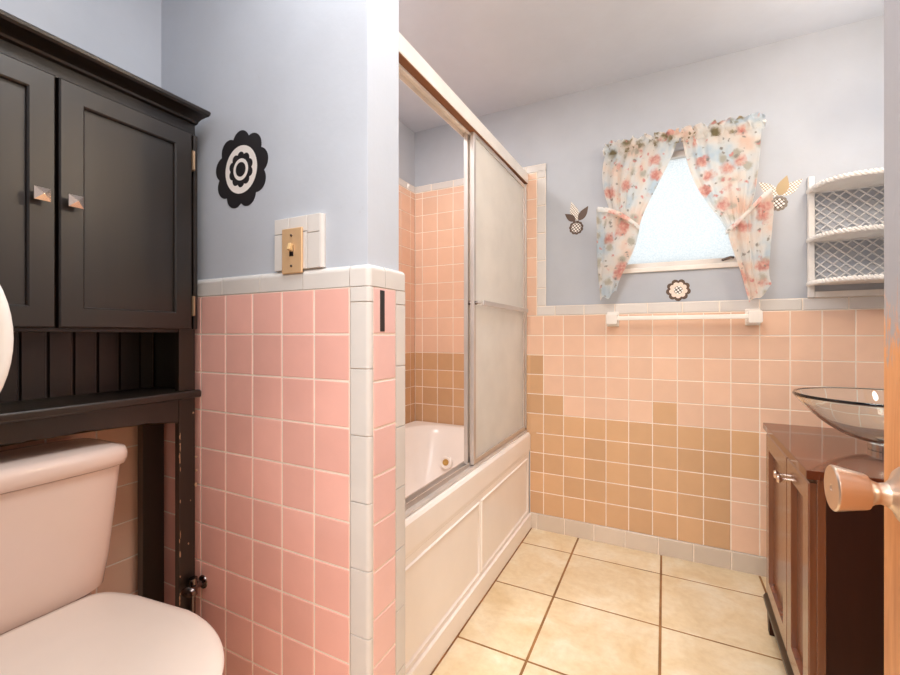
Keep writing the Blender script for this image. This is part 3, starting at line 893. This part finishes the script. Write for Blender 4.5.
bm = bmesh.new(); box(bm, -.690, -.668, TY0, TY1, 0, .085, .004); to_mesh('kick_board', bm, M['tub'], tub)
# jet and its cover on the far slope
jn = V((.16, -1, .40)).normalized()
jc = V((-1.112, 2.155, .360))
bm = bmesh.new(); lathe(bm, [(0, .004), (.012, .006), (.026, .012), (.034, .010), (.037, -.012)], jc, jn, 28); j = to_mesh('jet_ring', bm, M['tub'], tub)
bm = bmesh.new(); lathe(bm, [(0, .016), (.006, .018), (.011, .014), (.0155, .014), (.018, .0105), (.018, .004)], jc, jn, 24); to_mesh('jet_nozzle', bm, M['jetgold'], j)

# ------------------------------------------------------------------ sliding shower doors
sd = thing('shower_door', 'aluminium framed sliding glass shower door on the tub rim, both panels pushed to the far end', 'shower door', (0, 0, 0))
FY0, FY1 = YPb + .002, YB - .003
# header: white fascia, brown channel beneath
bm = bmesh.new()
prof = [(-.688, 1.912), (-.686, 1.916), (-.686, 1.966), (-.690, 1.971), (-.748, 1.971), (-.752, 1.966), (-.752, 1.900), (-.748, 1.898), (-.746, 1.914), (-.722, 1.914), (-.721, 1.900), (-.717, 1.900), (-.716, 1.914)]
loft(bm, [[(q[0], y, q[1] + dz) for q in prof] for y, dz in ((FY0, 0), (FY1, .034))]); hd = to_mesh('header_rail', bm, M['whitealu'], sd, angle=30)
bm = bmesh.new(); loft(bm, [[(x, y, z + dz) for x, z in ((-.7155, 1.909), (-.689, 1.909), (-.689, 1.9145), (-.7155, 1.9145))] for y, dz in ((FY0 + .001, 0), (FY1 - .001, .034))]); to_mesh('channel_lining', bm, M['brown'], hd, smooth=False)
bm = bmesh.new()
prof = [(-.692, .5395), (-.690, .549), (-.697, .553), (-.700, .546), (-.714, .546), (-.717, .561), (-.721, .561), (-.724, .546), (-.740, .546), (-.743, .563), (-.748, .563), (-.752, .5395)]
loft(bm, [[(q[0], y, q[1]) for q in prof] for y in (FY0, FY1)]); to_mesh('bottom_track', bm, M['nickel'], sd, angle=30)
to_mesh('wall_jamb', bx(-.748, -.692, FY1 - .018, FY1, .5635, 1.940, .003), M['nickel'], sd)
to_mesh('wall_jamb', bx(-.748, -.692, FY0, FY0 + .012, .5635, 1.912, .003), M['nickel'], sd)
def panel(y0, y1, x, bar, knob_y):
    w = .021; pz0, pz1 = .554, 1.932
    o = to_mesh('door_panel', bx(x - .003, x + .003, y0 + w, y1 - w, pz0 + w, pz1 - w), M['showerglass'], sd, smooth=False)
    bm = bmesh.new(); X0, X1 = x - .009, x + .009
    oo = [(y0, pz0), (y1, pz0), (y1, pz1), (y0, pz1)]; ii = [(y0 + w, pz0 + w), (y1 - w, pz0 + w), (y1 - w, pz1 - w), (y0 + w, pz1 - w)]
    r = [[(X0, a, b) for a, b in oo], [(X0, a, b) for a, b in ii], [(X1, a, b) for a, b in ii], [(X1, a, b) for a, b in oo]]
    vr = [[bm.verts.new(p) for p in q] for q in r]
    for a in range(4):
        for k in range(4): bm.faces.new([vr[a][k], vr[a][(k + 1) % 4], vr[(a + 1) % 4][(k + 1) % 4], vr[(a + 1) % 4][k]])
    bmesh.ops.bevel(bm, geom=list(bm.edges), offset=.0025, segments=2, profile=.5, affect='EDGES')
    to_mesh('panel_frame', bm, M['nickel'], o)
    if bar:
        bm = bmesh.new(); box(bm, x + .026, x + .036, y0 + .04, y1 - .03, 1.212, 1.234, .003, 2)
        b = to_mesh('towel_rail', bm, M['nickel'], o)
    bm = bmesh.new()
    lathe(bm, [(0, .010), (.006, .009), (.008, .004), (.008, 0)], (x + (.009), knob_y, 1.222), (1, 0, 0), 14); to_mesh('screw_cap', bm, M['darkchrome'], o)
    return o
panel(1.602, FY1 - .02, -.706, True, 1.615)
panel(1.600, FY1 - .03, -.734, False, 1.611)
bm = bmesh.new(); lathe(bm, [(0, .022), (.006, .021), (.007, .016), (.003, .012), (.003, 0)], (-.7, 1.60, 1.222), (1, 0, 0), 14)
for y in (1.62, 2.26):
    bm = bmesh.new(); tube(bm, [(-.697, y, 1.223), (-.674, y, 1.223)], .006, 10); to_mesh('rail_post', bm, M['nickel'], sd)

# ------------------------------------------------------------------ black over-toilet cabinet
cab = thing('toilet_cabinet', 'tall black over-toilet cabinet with two doors and an open niche', 'cabinet', (-1.390, .112, 0))
CW = .646; CD = .190          # local x = out of the wall, y = along it
XF = CD
BK = M['blackwood']
LG = .046
for y in (0, CW - LG):
    to_mesh('leg', bx(XF - LG * .42, XF, y, y + LG, 0, .911, .002), BK, cab)
    to_mesh('leg', bx(.012, .012 + .028, y - (.014 if y else 0), y + LG, 0, .911, .002), BK, cab)
for y0, y1 in ((0, .016), (CW - .016, CW)):
    to_mesh('side_panel', bx(.010, XF - .001, y0, y1, .933, 1.69, .0015), BK, cab)
to_mesh('stretcher', bx(.012, .030, LG, CW - LG, .10, .15, .002), BK, cab)
for y in (0, CW - LG):
    to_mesh('face_stile', bx(XF - .018, XF, y if y else .0005, y + LG - .0005, .933, 1.108, .0015), BK, cab)
# niche back in tongue and groove boards, one relief
bm = bmesh.new(); ys = []; y = .017
prof = []
while y < CW - .018:
    y2 = min(y + .052, CW - .017)
    prof += [(y + .001, .013), (y + .004, .019), (y2 - .004, .019), (y2 - .001, .013)]; y = y2
out = [(.017, .008)] + [(p[0], p[1]) for p in prof] + [(CW - .017, .008)]
loft(bm, [[(q[1], q[0], z) for q in out] for z in (.933, 1.69)]); to_mesh('back_boards', bm, BK, cab, smooth=False)
to_mesh('niche_shelf', bx(.008, XF + .016, -.010, CW + .010, .911, .933, .006, 3), BK, cab)
to_mesh('cabinet_floor', bx(.012, XF - .003, .016, CW - .016, 1.097, 1.106, .001), BK, cab)
to_mesh('cabinet_top', bx(.008, XF - .001, .001, CW - .001, 1.685, 1.699, .001), BK, cab)
to_mesh('top_rail', bx(XF - .018, XF, .0005, CW - .0005, 1.659, 1.700, .0015), BK, cab)
# crown moulding running round three sides
bm = bmesh.new()
prof = [(-.006, 1.690), (.004, 1.690), (.010, 1.692), (.013, 1.697), (.024, 1.702), (.040, 1.7045), (.052, 1.706), (.058, 1.710), (.059, 1.716), (.054, 1.7205), (-.006, 1.7205)]
st = []
c0 = [((.004, 0), (0, -1)), ((XF, 0), (1, -1)), ((XF, CW), (1, 1)), ((.004, CW), (0, 1))]
vr = []
for (px, py), (dx, dy) in c0:
    k = min(1.0, .5) if False else 1.0
    vr.append([(px + dx * q[0] * k, py + dy * q[0] * .12, q[1]) for q in prof])
loft(bm, vr); to_mesh('crown', bm, BK, cab, angle=25)
to_mesh('crown_top', bx(.004, XF + .03, .0, CW, 1.712, 1.7200), BK, cab, smooth=False)
# arched apron with its paint chipped along the lower edge
pts = [(LG, .911), (LG, .848)]
for k in range(21):
    t = k / 20; y = LG + .002 + (CW - 2 * LG - .004) * t
    pts.append((y, .846 + .018 * math.sin(PI * t) ** .7))
pts += [(CW - LG, .848), (CW - LG, .911)]
bm = bmesh.new(); prism(bm, pts, (XF - .016, 0, 0), (0, 1, 0), (0, 0, 1), (1, 0, 0), .015, .001)
apn = to_mesh('shelf_apron', bm, BK, cab, smooth=False)
def chip_strip(seed, ya, yb, count, parent):
    rnd = random.Random(seed); out = []
    bm = bmesh.new(); y = ya
    n = 90
    ring0 = []
    top = []; bot = []
    for k in range(n + 1):
        t = k / n; yy = LG + .004 + (CW - 2 * LG - .008) * t
        z = .846 + .018 * math.sin(PI * t) ** .7
        hgt = max(.0006, .005 * (math.sin(k * .31 + seed) * .5 + math.sin(k * .83) * .35 + rnd.uniform(-.5, .5) * .5))
        bot.append((XF - .0006, yy, z - .0004)); top.append((XF - .0006, yy, z + hgt))
    vb_ = [bm.verts.new(p) for p in bot]; vt_ = [bm.verts.new(p) for p in top]
    for k in range(n): bm.faces.new([vb_[k], vb_[k + 1], vt_[k + 1], vt_[k]])
    bmesh.ops.solidify(bm, geom=list(bm.faces), thickness=.0012)
    return to_mesh('paint_chip', bm, M['chip'], parent, smooth=False)
chip_strip(3, 0, 0, 0, apn)
def chip(parent, y, z, h, w, seed, x=XF):
    rnd = random.Random(seed); bm = bmesh.new()
    pts = [(w * math.cos(a) * rnd.uniform(.5, 1), h * math.sin(a) * rnd.uniform(.6, 1)) for a in [k * 2 * PI / 9 for k in range(9)]]
    prism(bm, pts, (x - .0006, y, z), (0, 1, 0), (0, 0, 1), (1, 0, 0), .0011); return to_mesh('paint_chip', bm, M['chip'], parent, smooth=False)
legs = [c for c in cab.children if c.name.startswith('leg')]
fr = [c for c in legs if max(v.co.x for v in c.data.vertices) > .15 and max(v.co.y for v in c.data.vertices) > .5][0]
rnd = random.Random(5)
for k in range(16):
    chip(fr, CW - LG + rnd.uniform(.0015, .004), .82 - rnd.random() ** 1.3 * .5, rnd.uniform(.004, .014), rnd.uniform(.001, .0024), k)
for y, z in ((.64, .868), (.632, .62), (.6475, .74), (.6485, .70), (.6480, .66), (.626, .50)):
    chip(fr, y, z, rnd.uniform(.003, .007), rnd.uniform(.0015, .005), int(z * 1000))

def cab_door(y0, y1, z0, z1, knob_y, hinge_y):
    x0, x1 = XF + .0005, XF + .018; w = .043
    bm = bmesh.new()
    oo = [(y0, z0), (y1, z0), (y1, z1), (y0, z1)]
    def rg(ins, x): return [(x, y0 + ins if k in (0, 3) else y1 - ins, z0 + ins if k < 2 else z1 - ins) for k in range(4)]
    loft(bm, [rg(0, x0), rg(0, x1 - .003), rg(.003, x1), rg(w, x1), rg(w + .003, x1 - .003), rg(w + .004, x1 - .010), rg(w + .010, x1 - .0105)])
    o = to_mesh('door', bm, BK, cab, angle=20)
    bm = bmesh.new(); tube(bm, [(x1 - .001, knob_y, 1.385), (x1 + .014, knob_y, 1.385)], .005, 10)
    a = .0135
    loft(bm, [[(x1 + .012, knob_y + s * a * .75, 1.385 + t * a * .75) for s, t in ((-1, -1), (1, -1), (1, 1), (-1, 1))],
              [(x1 + .019, knob_y + s * a, 1.385 + t * a) for s, t in ((-1, -1), (1, -1), (1, 1), (-1, 1))],
              [(x1 + .022, knob_y + s * a, 1.385 + t * a) for s, t in ((-1, -1), (1, -1), (1, 1), (-1, 1))],
              [(x1 + .031, knob_y + s * .0008, 1.385 + t * .0008) for s, t in ((-1, -1), (1, -1), (1, 1), (-1, 1))]])
    to_mesh('knob', bm, M['knobsilver'], o, smooth=False)
    for z in (z0 + .065, z1 - .075):
        bm = bmesh.new(); box(bm, x1 - .012, x1 + .0012, hinge_y - .004, hinge_y + .004, z - .028, z + .028, .001)
        tube(bm, [(x1 + .001, hinge_y, z - .026), (x1 + .001, hinge_y, z + .026)], .0035, 8)
        to_mesh('hinge', bm, M['hinge'], o)
    return o
dz0, dz1 = 1.106, 1.655
cab_door(.333, .626, dz0, dz1, .354, .630)
cab_door(.0215, .327, dz0, dz1, .297, .0175)
to_mesh('end_stile', bx(XF + .0005, XF + .012, .6335, CW - .001, dz0, dz1, .001), BK, cab)

# ------------------------------------------------------------------ toilet
to = thing('toilet', 'bone coloured two-piece toilet with closed lid under the black cabinet', 'toilet', (-1.390, .376, 0))
def sup(cx, cy, a, b, z, e=2.6, n=48, front=None):
    out = []
    for k in range(n):
        t = 2 * PI * k / n; c, s = math.cos(t), math.sin(t)
        ex = e if front is None or c < 0 else front
        x = abs(c) ** (2 / ex) * (1 if c > 0 else -1) * a; y = abs(s) ** (2 / e if front is None else 2 / ex) * (1 if s > 0 else -1) * b
        out.append((cx + x, cy + y, z))
    return out
bm = bmesh.new()
loft(bm, [sup(.112, 0, .075, .156, .478, 5), sup(.112, 0, .086, .172, .49, 5), sup(.112, 0, .092, .183, .56, 5), sup(.114, 0, .097, .195, .70, 5.5), sup(.115, 0, .099, .200, .772, 6), sup(.115, 0, .095, .196, .774, 6)])
to_mesh('tank', bm, M['bone'], to, angle=60)
bm = bmesh.new()
loft(bm, [sup(.116, 0, .100, .203, .7735, 6), sup(.116, 0, .107, .209, .777, 6), sup(.117, 0, .110, .212, .790, 6), sup(.117, 0, .110, .212, .803, 6), sup(.117, 0, .106, .208, .815, 6), sup(.116, 0, .096, .188, .822, 6), sup(.116, 0, .06, .15, .825, 5)])
to_mesh('tank_lid', bm, M['bone'], to, angle=60)
bm = bmesh.new(); tube(bm, [(.205, -.15, .735), (.222, -.15, .735)], .010, 12); tube(bm, [(.222, -.155, .735), (.226, -.11, .732), (.226, -.075, .728)], [.008, .007, .006], 10)
to_mesh('flush_lever', bm, M['chrome'], to)
bm = bmesh.new()
loft(bm, [sup(.36, 0, .26, .115, 0.003, 3), sup(.36, 0, .255, .11, .03, 3), sup(.36, 0, .225, .095, .12, 2.8), sup(.37, 0, .22, .10, .22, 2.6), sup(.42, 0, .24, .14, .32, 2.3), sup(.455, 0, .255, .178, .41, 2.2), sup(.46, 0, .262, .190, .455, 2.2), sup(.46, 0, .255, .184, .468, 2.2)])
loft(bm, [sup(.13, 0, .105, .11, .36, 4), sup(.14, 0, .115, .14, .45, 4), sup(.14, 0, .112, .14, .477, 4)])
to_mesh('bowl', bm, M['bone'], to, angle=60)
def egg(cx, a0, a1, b, z, n=144):
    """toilet seat outline: squared off at the back, rounded in front"""
    out = []
    for k in range(n):
        t = 2 * PI * k / n; c, q = math.cos(t), math.sin(t)
        if c >= 0: x = a1 * c; y = b * q
        else:
            e = 12.0
            x = -a0 * abs(c) ** (2 / e); y = b * abs(q) ** (2 / e) * (1 if q > 0 else -1)
            y *= 1 - .25 * (abs(x) / a0) ** 1.7
        out.append((cx + x, y, z))
    return out
CX = .470
bm = bmesh.new()
loft(bm, [egg(CX, .212, .262, .188, .466), egg(CX, .222, .270, .192, .470), egg(CX, .222, .270, .192, .480), egg(CX, .216, .264, .189, .485)])
to_mesh('seat', bm, M['seat'], to, angle=60)
bm = bmesh.new()
loft(bm, [egg(CX, .254, .262, .189, .4865), egg(CX, .258, .270, .193, .489), egg(CX, .259, .272, .195, .494), egg(CX, .255, .267, .189, .5005), egg(CX, .238, .245, .176, .5035), egg(CX, .196, .234, .166, .5025), egg(CX, .10, .12, .10, .504)])
to_mesh('lid', bm, M['seat'], to, angle=60)
for c_ in to.children:
    if c_.name.split('.')[0] in ('seat', 'lid'): c_.location.z = -.006

# water valve by the wall
vz = .378
sv = thing('water_valve', 'small tarnished chrome water shut-off valve on the pink tile wall beside the toilet', 'valve', (-1.187, YP, vz))
bm = bmesh.new(); lathe(bm, [(0, 0), (.019, .001), (.018, .004), (.010, .008), (.0085, .010), (.0085, .040), (0, .041)], (0, 0, 0), (0, -1, 0), 24); to_mesh('escutcheon', bm, M['darkchrome'], sv)
bm = bmesh.new(); tube(bm, [(0, -.03, -.022), (0, -.03, .026)], [.011, .011], 14); to_mesh('valve_body', bm, M['darkchrome'], sv)
bm = bmesh.new(); lathe(bm, [(0, .066), (.014, .064), (.017, .058), (.014, .052), (.006, .050), (.006, .030)], (0, 0, .004), (.35, -1, 0), 20, sx=1.25, sy=.8); to_mesh('handle', bm, M['darkchrome'], sv)
bm = bmesh.new(); tube(bm, [(0, -.03, -.02), (0, -.03, -.09), (0, -.03, -.16), (0, -.03, -.377)], .006, 10); to_mesh('supply_pipe', bm, M['darkchrome'], sv)

# ------------------------------------------------------------------ oval mirror at the left
om = thing('shaving_mirror', 'oval mirror with rounded white rim, at the left edge in front of the cabinet', 'mirror', (-.80, .114, 1.085))
bm = bmesh.new(); rings = []
for k in range(10):
    a = 2 * PI * k / 10; dr = .011 * math.cos(a); dx = .010 * math.sin(a)
    rings.append([(dx, (.1266 + dr) * math.cos(t), (.160 + dr) * math.sin(t)) for t in [2 * PI * q / 64 for q in range(64)]])
rings.append(rings[0])
loft(bm, rings, False, False); bmesh.ops.remove_doubles(bm, verts=bm.verts, dist=1e-5); to_mesh('rim', bm, M['whiteplastic'], om, angle=70)
bm = bmesh.new(); loft(bm, [[(x, s * .124 * math.cos(t), s * .157 * math.sin(t)) for t in [2 * PI * q / 64 for q in range(64)]] for x, s in ((-.006, .98), (-.006, 1), (.002, 1), (.004, .9), (.0055, .5))])
to_mesh('mirror_glass', bm, M['mirror'], om, angle=60)
bm = bmesh.new(); loft(bm, [[(x, s * .126 * math.cos(t), s * .159 * math.sin(t)) for t in [2 * PI * q / 48 for q in range(48)]] for x, s in ((-.008, 1), (-.016, .9), (-.02, .5))])
to_mesh('backing', bm, M['whiteplastic'], om, angle=60)
bm = bmesh.new(); tube(bm, [(-.018, 0, 0), (-.045, -.01, 0), (-.06, -.05, 0), (-.06, -.142, 0)], .007, 12); to_mesh('arm', bm, M['chrome'], om)
bm = bmesh.new(); lathe(bm, [(0, .012), (.022, .010), (.028, .004), (.028, 0)], (-.06, -.1438, 0), (0, 1, 0), 24); to_mesh('wall_plate', bm, M['chrome'], om)

# ------------------------------------------------------------------ vanity
va_ = math.radians(-1.99)
va = thing('vanity', 'dark brown vanity cabinet with glossy counter against the right wall', 'vanity', (.329, 1.938, 0), va_)
# local: x towards the right wall, y = 0 at the far end, negative towards the viewer
VL = .634; VD = .515; OV = .020
to_mesh('countertop', bx(0, VD, -VL, 0, .741, .763, .0022, 2), M['counter'], va)
VW = M['vanwood']
to_mesh('end_panel', bx(OV + .018, VD - .004, -VL + .004, -VL + .022, .135, .741, .001), M['vanside'], va)
to_mesh('end_panel', bx(OV + .018, VD - .004, -.020, -.003, .135, .741, .001), M['vanside'], va)
to_mesh('back_panel', bx(VD - .012, VD - .005, -VL + .022, -.020, .135, .741), M['vanside'], va, smooth=False)
to_mesh('bottom_panel', bx(OV + .018, VD - .012, -VL + .022, -.020, .135, .150), M['vanside'], va, smooth=False)
to_mesh('top_rail', bx(OV + .004, OV + .018, -VL + .004, -.003, .705, .741, .001), VW, va)
to_mesh('corner_post', bx(OV + .002, OV + .018, -VL + .003, -VL + .016, .135, .741, .001), VW, va)
to_mesh('corner_post', bx(OV + .002, OV + .018, -.015, -.002, .135, .741, .001), VW, va)
# projecting base moulding
bm = bmesh.new(); prof = [(OV + .02, .105), (.006, .105), (.001, .109), (.001, .122), (.006, .130), (.014, .135), (OV + .02, .135)]
loft(bm, [[(q[0], y, q[1]) for q in prof] for y in (-VL + .002, -.002)]); to_mesh('base_moulding', bm, M['blackwood'], va, angle=30)
for x, y in ((.010, -.046), (.010, -VL + .006), (VD - .05, -.046), (VD - .05, -VL + .006)):
    bm = bmesh.new(); loft(bm, [[(x + .004 + a * .030, y + .004 + b * .030, 0.001) for a, b in ((0, 0), (1, 0), (1, 1), (0, 1))], [(x + a * .040, y + b * .040, .105) for a, b in ((0, 0), (1, 0), (1, 1), (0, 1))]])
    to_mesh('foot', bm, M['vanside'], va, smooth=False)
def van_door(y0, y1, z0, z1, knob_y):
    x1 = OV + .0035; x0 = x1 - .016; w = .052
    # x0 is the visible face
    def rg(ins, x): return [(x, y0 + ins if k in (0, 3) else y1 - ins, z0 + ins if k < 2 else z1 - ins) for k in range(4)]
    bm = bmesh.new()
    loft(bm, [rg(0, x1), rg(0, x0 + .003), rg(.003, x0), rg(w, x0), rg(w + .001, x0 + .001), rg(w + .002, x0 + .0135), rg(w + .008, x0 + .0140)])
    o = to_mesh('door', bm, VW, va, angle=20)
    kz = .668
    bm = bmesh.new(); lathe(bm, [(0, .030), (.010, .0285), (.0125, .024), (.010, .019), (.005, .015), (.0045, 0)], (x0 + .001, knob_y, kz), (-1, 0, 0), 20)
    to_mesh('knob', bm, M['knobsilver'], o)
    return o
ym = -.370
van_door(ym + .002, -.017, .150, .728, ym + .022)
van_door(-VL + .018, ym - .002, .150, .728, ym - .022)

vb_ = thing('vessel_sink', 'clear glass vessel sink bowl standing on the brown vanity counter', 'sink', (.567, 1.628, .763))
R0 = .212
bm = bmesh.new()
outer = []; inner = []
for k in range(15):
    t = k / 14; r = .045 + (R0 - .045) * math.sin(t * PI / 2) ** 1.0 * (1 - .0) if False else None
for k in range(17):
    a = k / 16; r = .03 + (R0 - .03) * a; z = .022 + .122 * (a ** 2.0)
    outer.append((r, z))
for k in range(16, -1, -1):
    a = k / 16; r = .03 + (R0 - .007 - .03) * a; z = .030 + .121 * (a ** 2.0)
    inner.append((r, z))
prof = [(0, .022)] + outer + [(R0 + .0015, .148), (R0 - .002, .153), (R0 - .006, .1525)] + inner + [(0, .030)]
lathe(bm, prof, (0, 0, 0), (0, 0, 1), 72); to_mesh('bowl', bm, M['bowl'], vb_, angle=60)
bm = bmesh.new(); lathe(bm, [(.044, .001), (.044, .018), (.040, .0215), (.028, .0215), (.028, .001)], (0, 0, 0), (0, 0, 1), 36, closed=True); to_mesh('mounting_ring', bm, M['chrome'], vb_)
bm = bmesh.new(); lathe(bm, [(0, .036), (.022, .035), (.027, .0325), (.026, .0308), (0, .0308)], (0, 0, 0), (0, 0, 1), 30); to_mesh('drain', bm, M['chrome'], vb_)

# ------------------------------------------------------------------ open door with its knob
DX = .25
dr = structure(to_mesh('door_1', bx(DX, DX + .036, YN + .004, .733, .012, 2.035, .002), M['door'], angle=30))
kn = V((DX, .668, .905))
bm = bmesh.new(); lathe(bm, [(0, .0), (.034, .001), (.0335, .004), (.030, .008), (.020, .013), (.0135, .019), (.012, .026), (.0135, .031), (.0165, .035), (.0200, .037), (.0208, .039), (.0272, .066), (.0272, .0675), (.0258, .0690), (.004, .0690), (.003, .0680), (0, .0680)], kn, (-1, 0, 0), 48)
M['knobmetal'] = plain('satin nickel door knob', lin(226, 208, 192), .32, 1.0)
to_mesh('door_knob', bm, M['knobmetal'], dr, angle=30)
to_mesh('latch_plate', bx(DX + .006, DX + .030, .732, .7345, .87, .965, .0006), M['brass'], dr)
# casing round the doorway
cs = structure(to_mesh('trim_2', bx(-.575, -.502, YN, YN + .014, 0, 2.11, .003), M['whitealu']))
structure(to_mesh('trim_3', bx(-.502, .36, YN, YN + .014, 2.052, 2.11, .003), M['whitealu']))

# ------------------------------------------------------------------ lamps and added fill lights
vl = thing('vanity_light', 'brass bar light with four lit globes above the vanity', 'wall light', (XR - .003, 1.535, 2.02))
to_mesh('back_plate', bx(-.03, 0, -.44, .44, -.05, .05, .004), M['brass'], vl)
LY = [-.375, -.125, .125, .375]
for y in LY:
    bm = bmesh.new(); lathe(bm, [(.018, .03), (.018, .10), (.024, .11), (.024, .115), (0, .115)], (0, y, 0), (-1, 0, 0), 20); to_mesh('socket', bm, M['brass'], vl)

WARM = (1.0, .92, .82)
for y, pw, cw in zip(LY, (10.0, 3.0, 2.8, 4.0), ((1, .76, .48), WARM, WARM, WARM)):
    # a bulb of that many watts spread over its globe
    g = glow('lit globe', cw + (1,), pw / (4 * PI * PI * .045 ** 2))
    bm = bmesh.new(); lathe(bm, [(.045 * math.sin(a), -.045 * math.cos(a)) if 0 < k < 14 else (0, -.045 * math.cos(a)) for k, a in [(k, PI * k / 14) for k in range(15)]], (-.158, y, 0), (-1, 0, 0), 24)
    to_mesh('globe', bm, g, vl)
def area(name, loc, rot, power, col, sx, sy):
    l = bpy.data.lights.new(name, 'AREA'); l.energy = power; l.color = col; l.shape = 'RECTANGLE'; l.size = sx; l.size_y = sy
    o = bpy.data.objects.new(name, l); COL.objects.link(o); o.location = loc; o.rotation_euler = rot; return o
# added fill lights under the hall and bathroom ceilings, not known fixtures
area('hall_fill_light', (-.1, -1.0, HC - .02), (0, 0, 0), 54, (.97, .985, 1), .6, .6)
area('bathroom_fill_light', (-.35, .45, HC - .02), (0, 0, 0), 18, (.98, .99, 1), .6, .5)
area('bathroom_fill_light', (.0, 1.3, HC - .02), (0, 0, 0), 5, (.98, .99, 1), .35, .35)
area('shower_fill_light', (-1.12, 1.35, HC - .02), (0, 0, 0), 12, (1, .96, .92), .2, .2)  # unseen light added to brighten the tub alcove

w = bpy.data.worlds.new('daylight'); SC.world = w; w.use_nodes = True
bg = w.node_tree.nodes['Background']; bg.inputs['Color'].default_value = (1, .98, .95, 1); bg.inputs['Strength'].default_value = 1.4

# ------------------------------------------------------------------ camera
cam = bpy.data.cameras.new('camera'); co = bpy.data.objects.new('camera', cam); COL.objects.link(co)
cam.sensor_width = 36; cam.lens = 424.478 / 900 * 36; cam.shift_y = -(337.5 - 334.647) / 900
cam.clip_start = .01
co.location = (0, 0, 1.0905); co.rotation_euler = (PI / 2, 0, .4670186)
SC.camera = co
SC.view_settings.view_transform = 'Standard'; SC.view_settings.look = 'None'; SC.view_settings.gamma = 1
SC.view_settings.exposure = -0.06; SC.view_settings.use_curve_mapping = False
SC.cycles.max_bounces = 12; SC.cycles.diffuse_bounces = 6; SC.cycles.transmission_bounces = 10
SC.cycles.sample_clamp_indirect = 6.0
SC.cycles.use_denoising = True
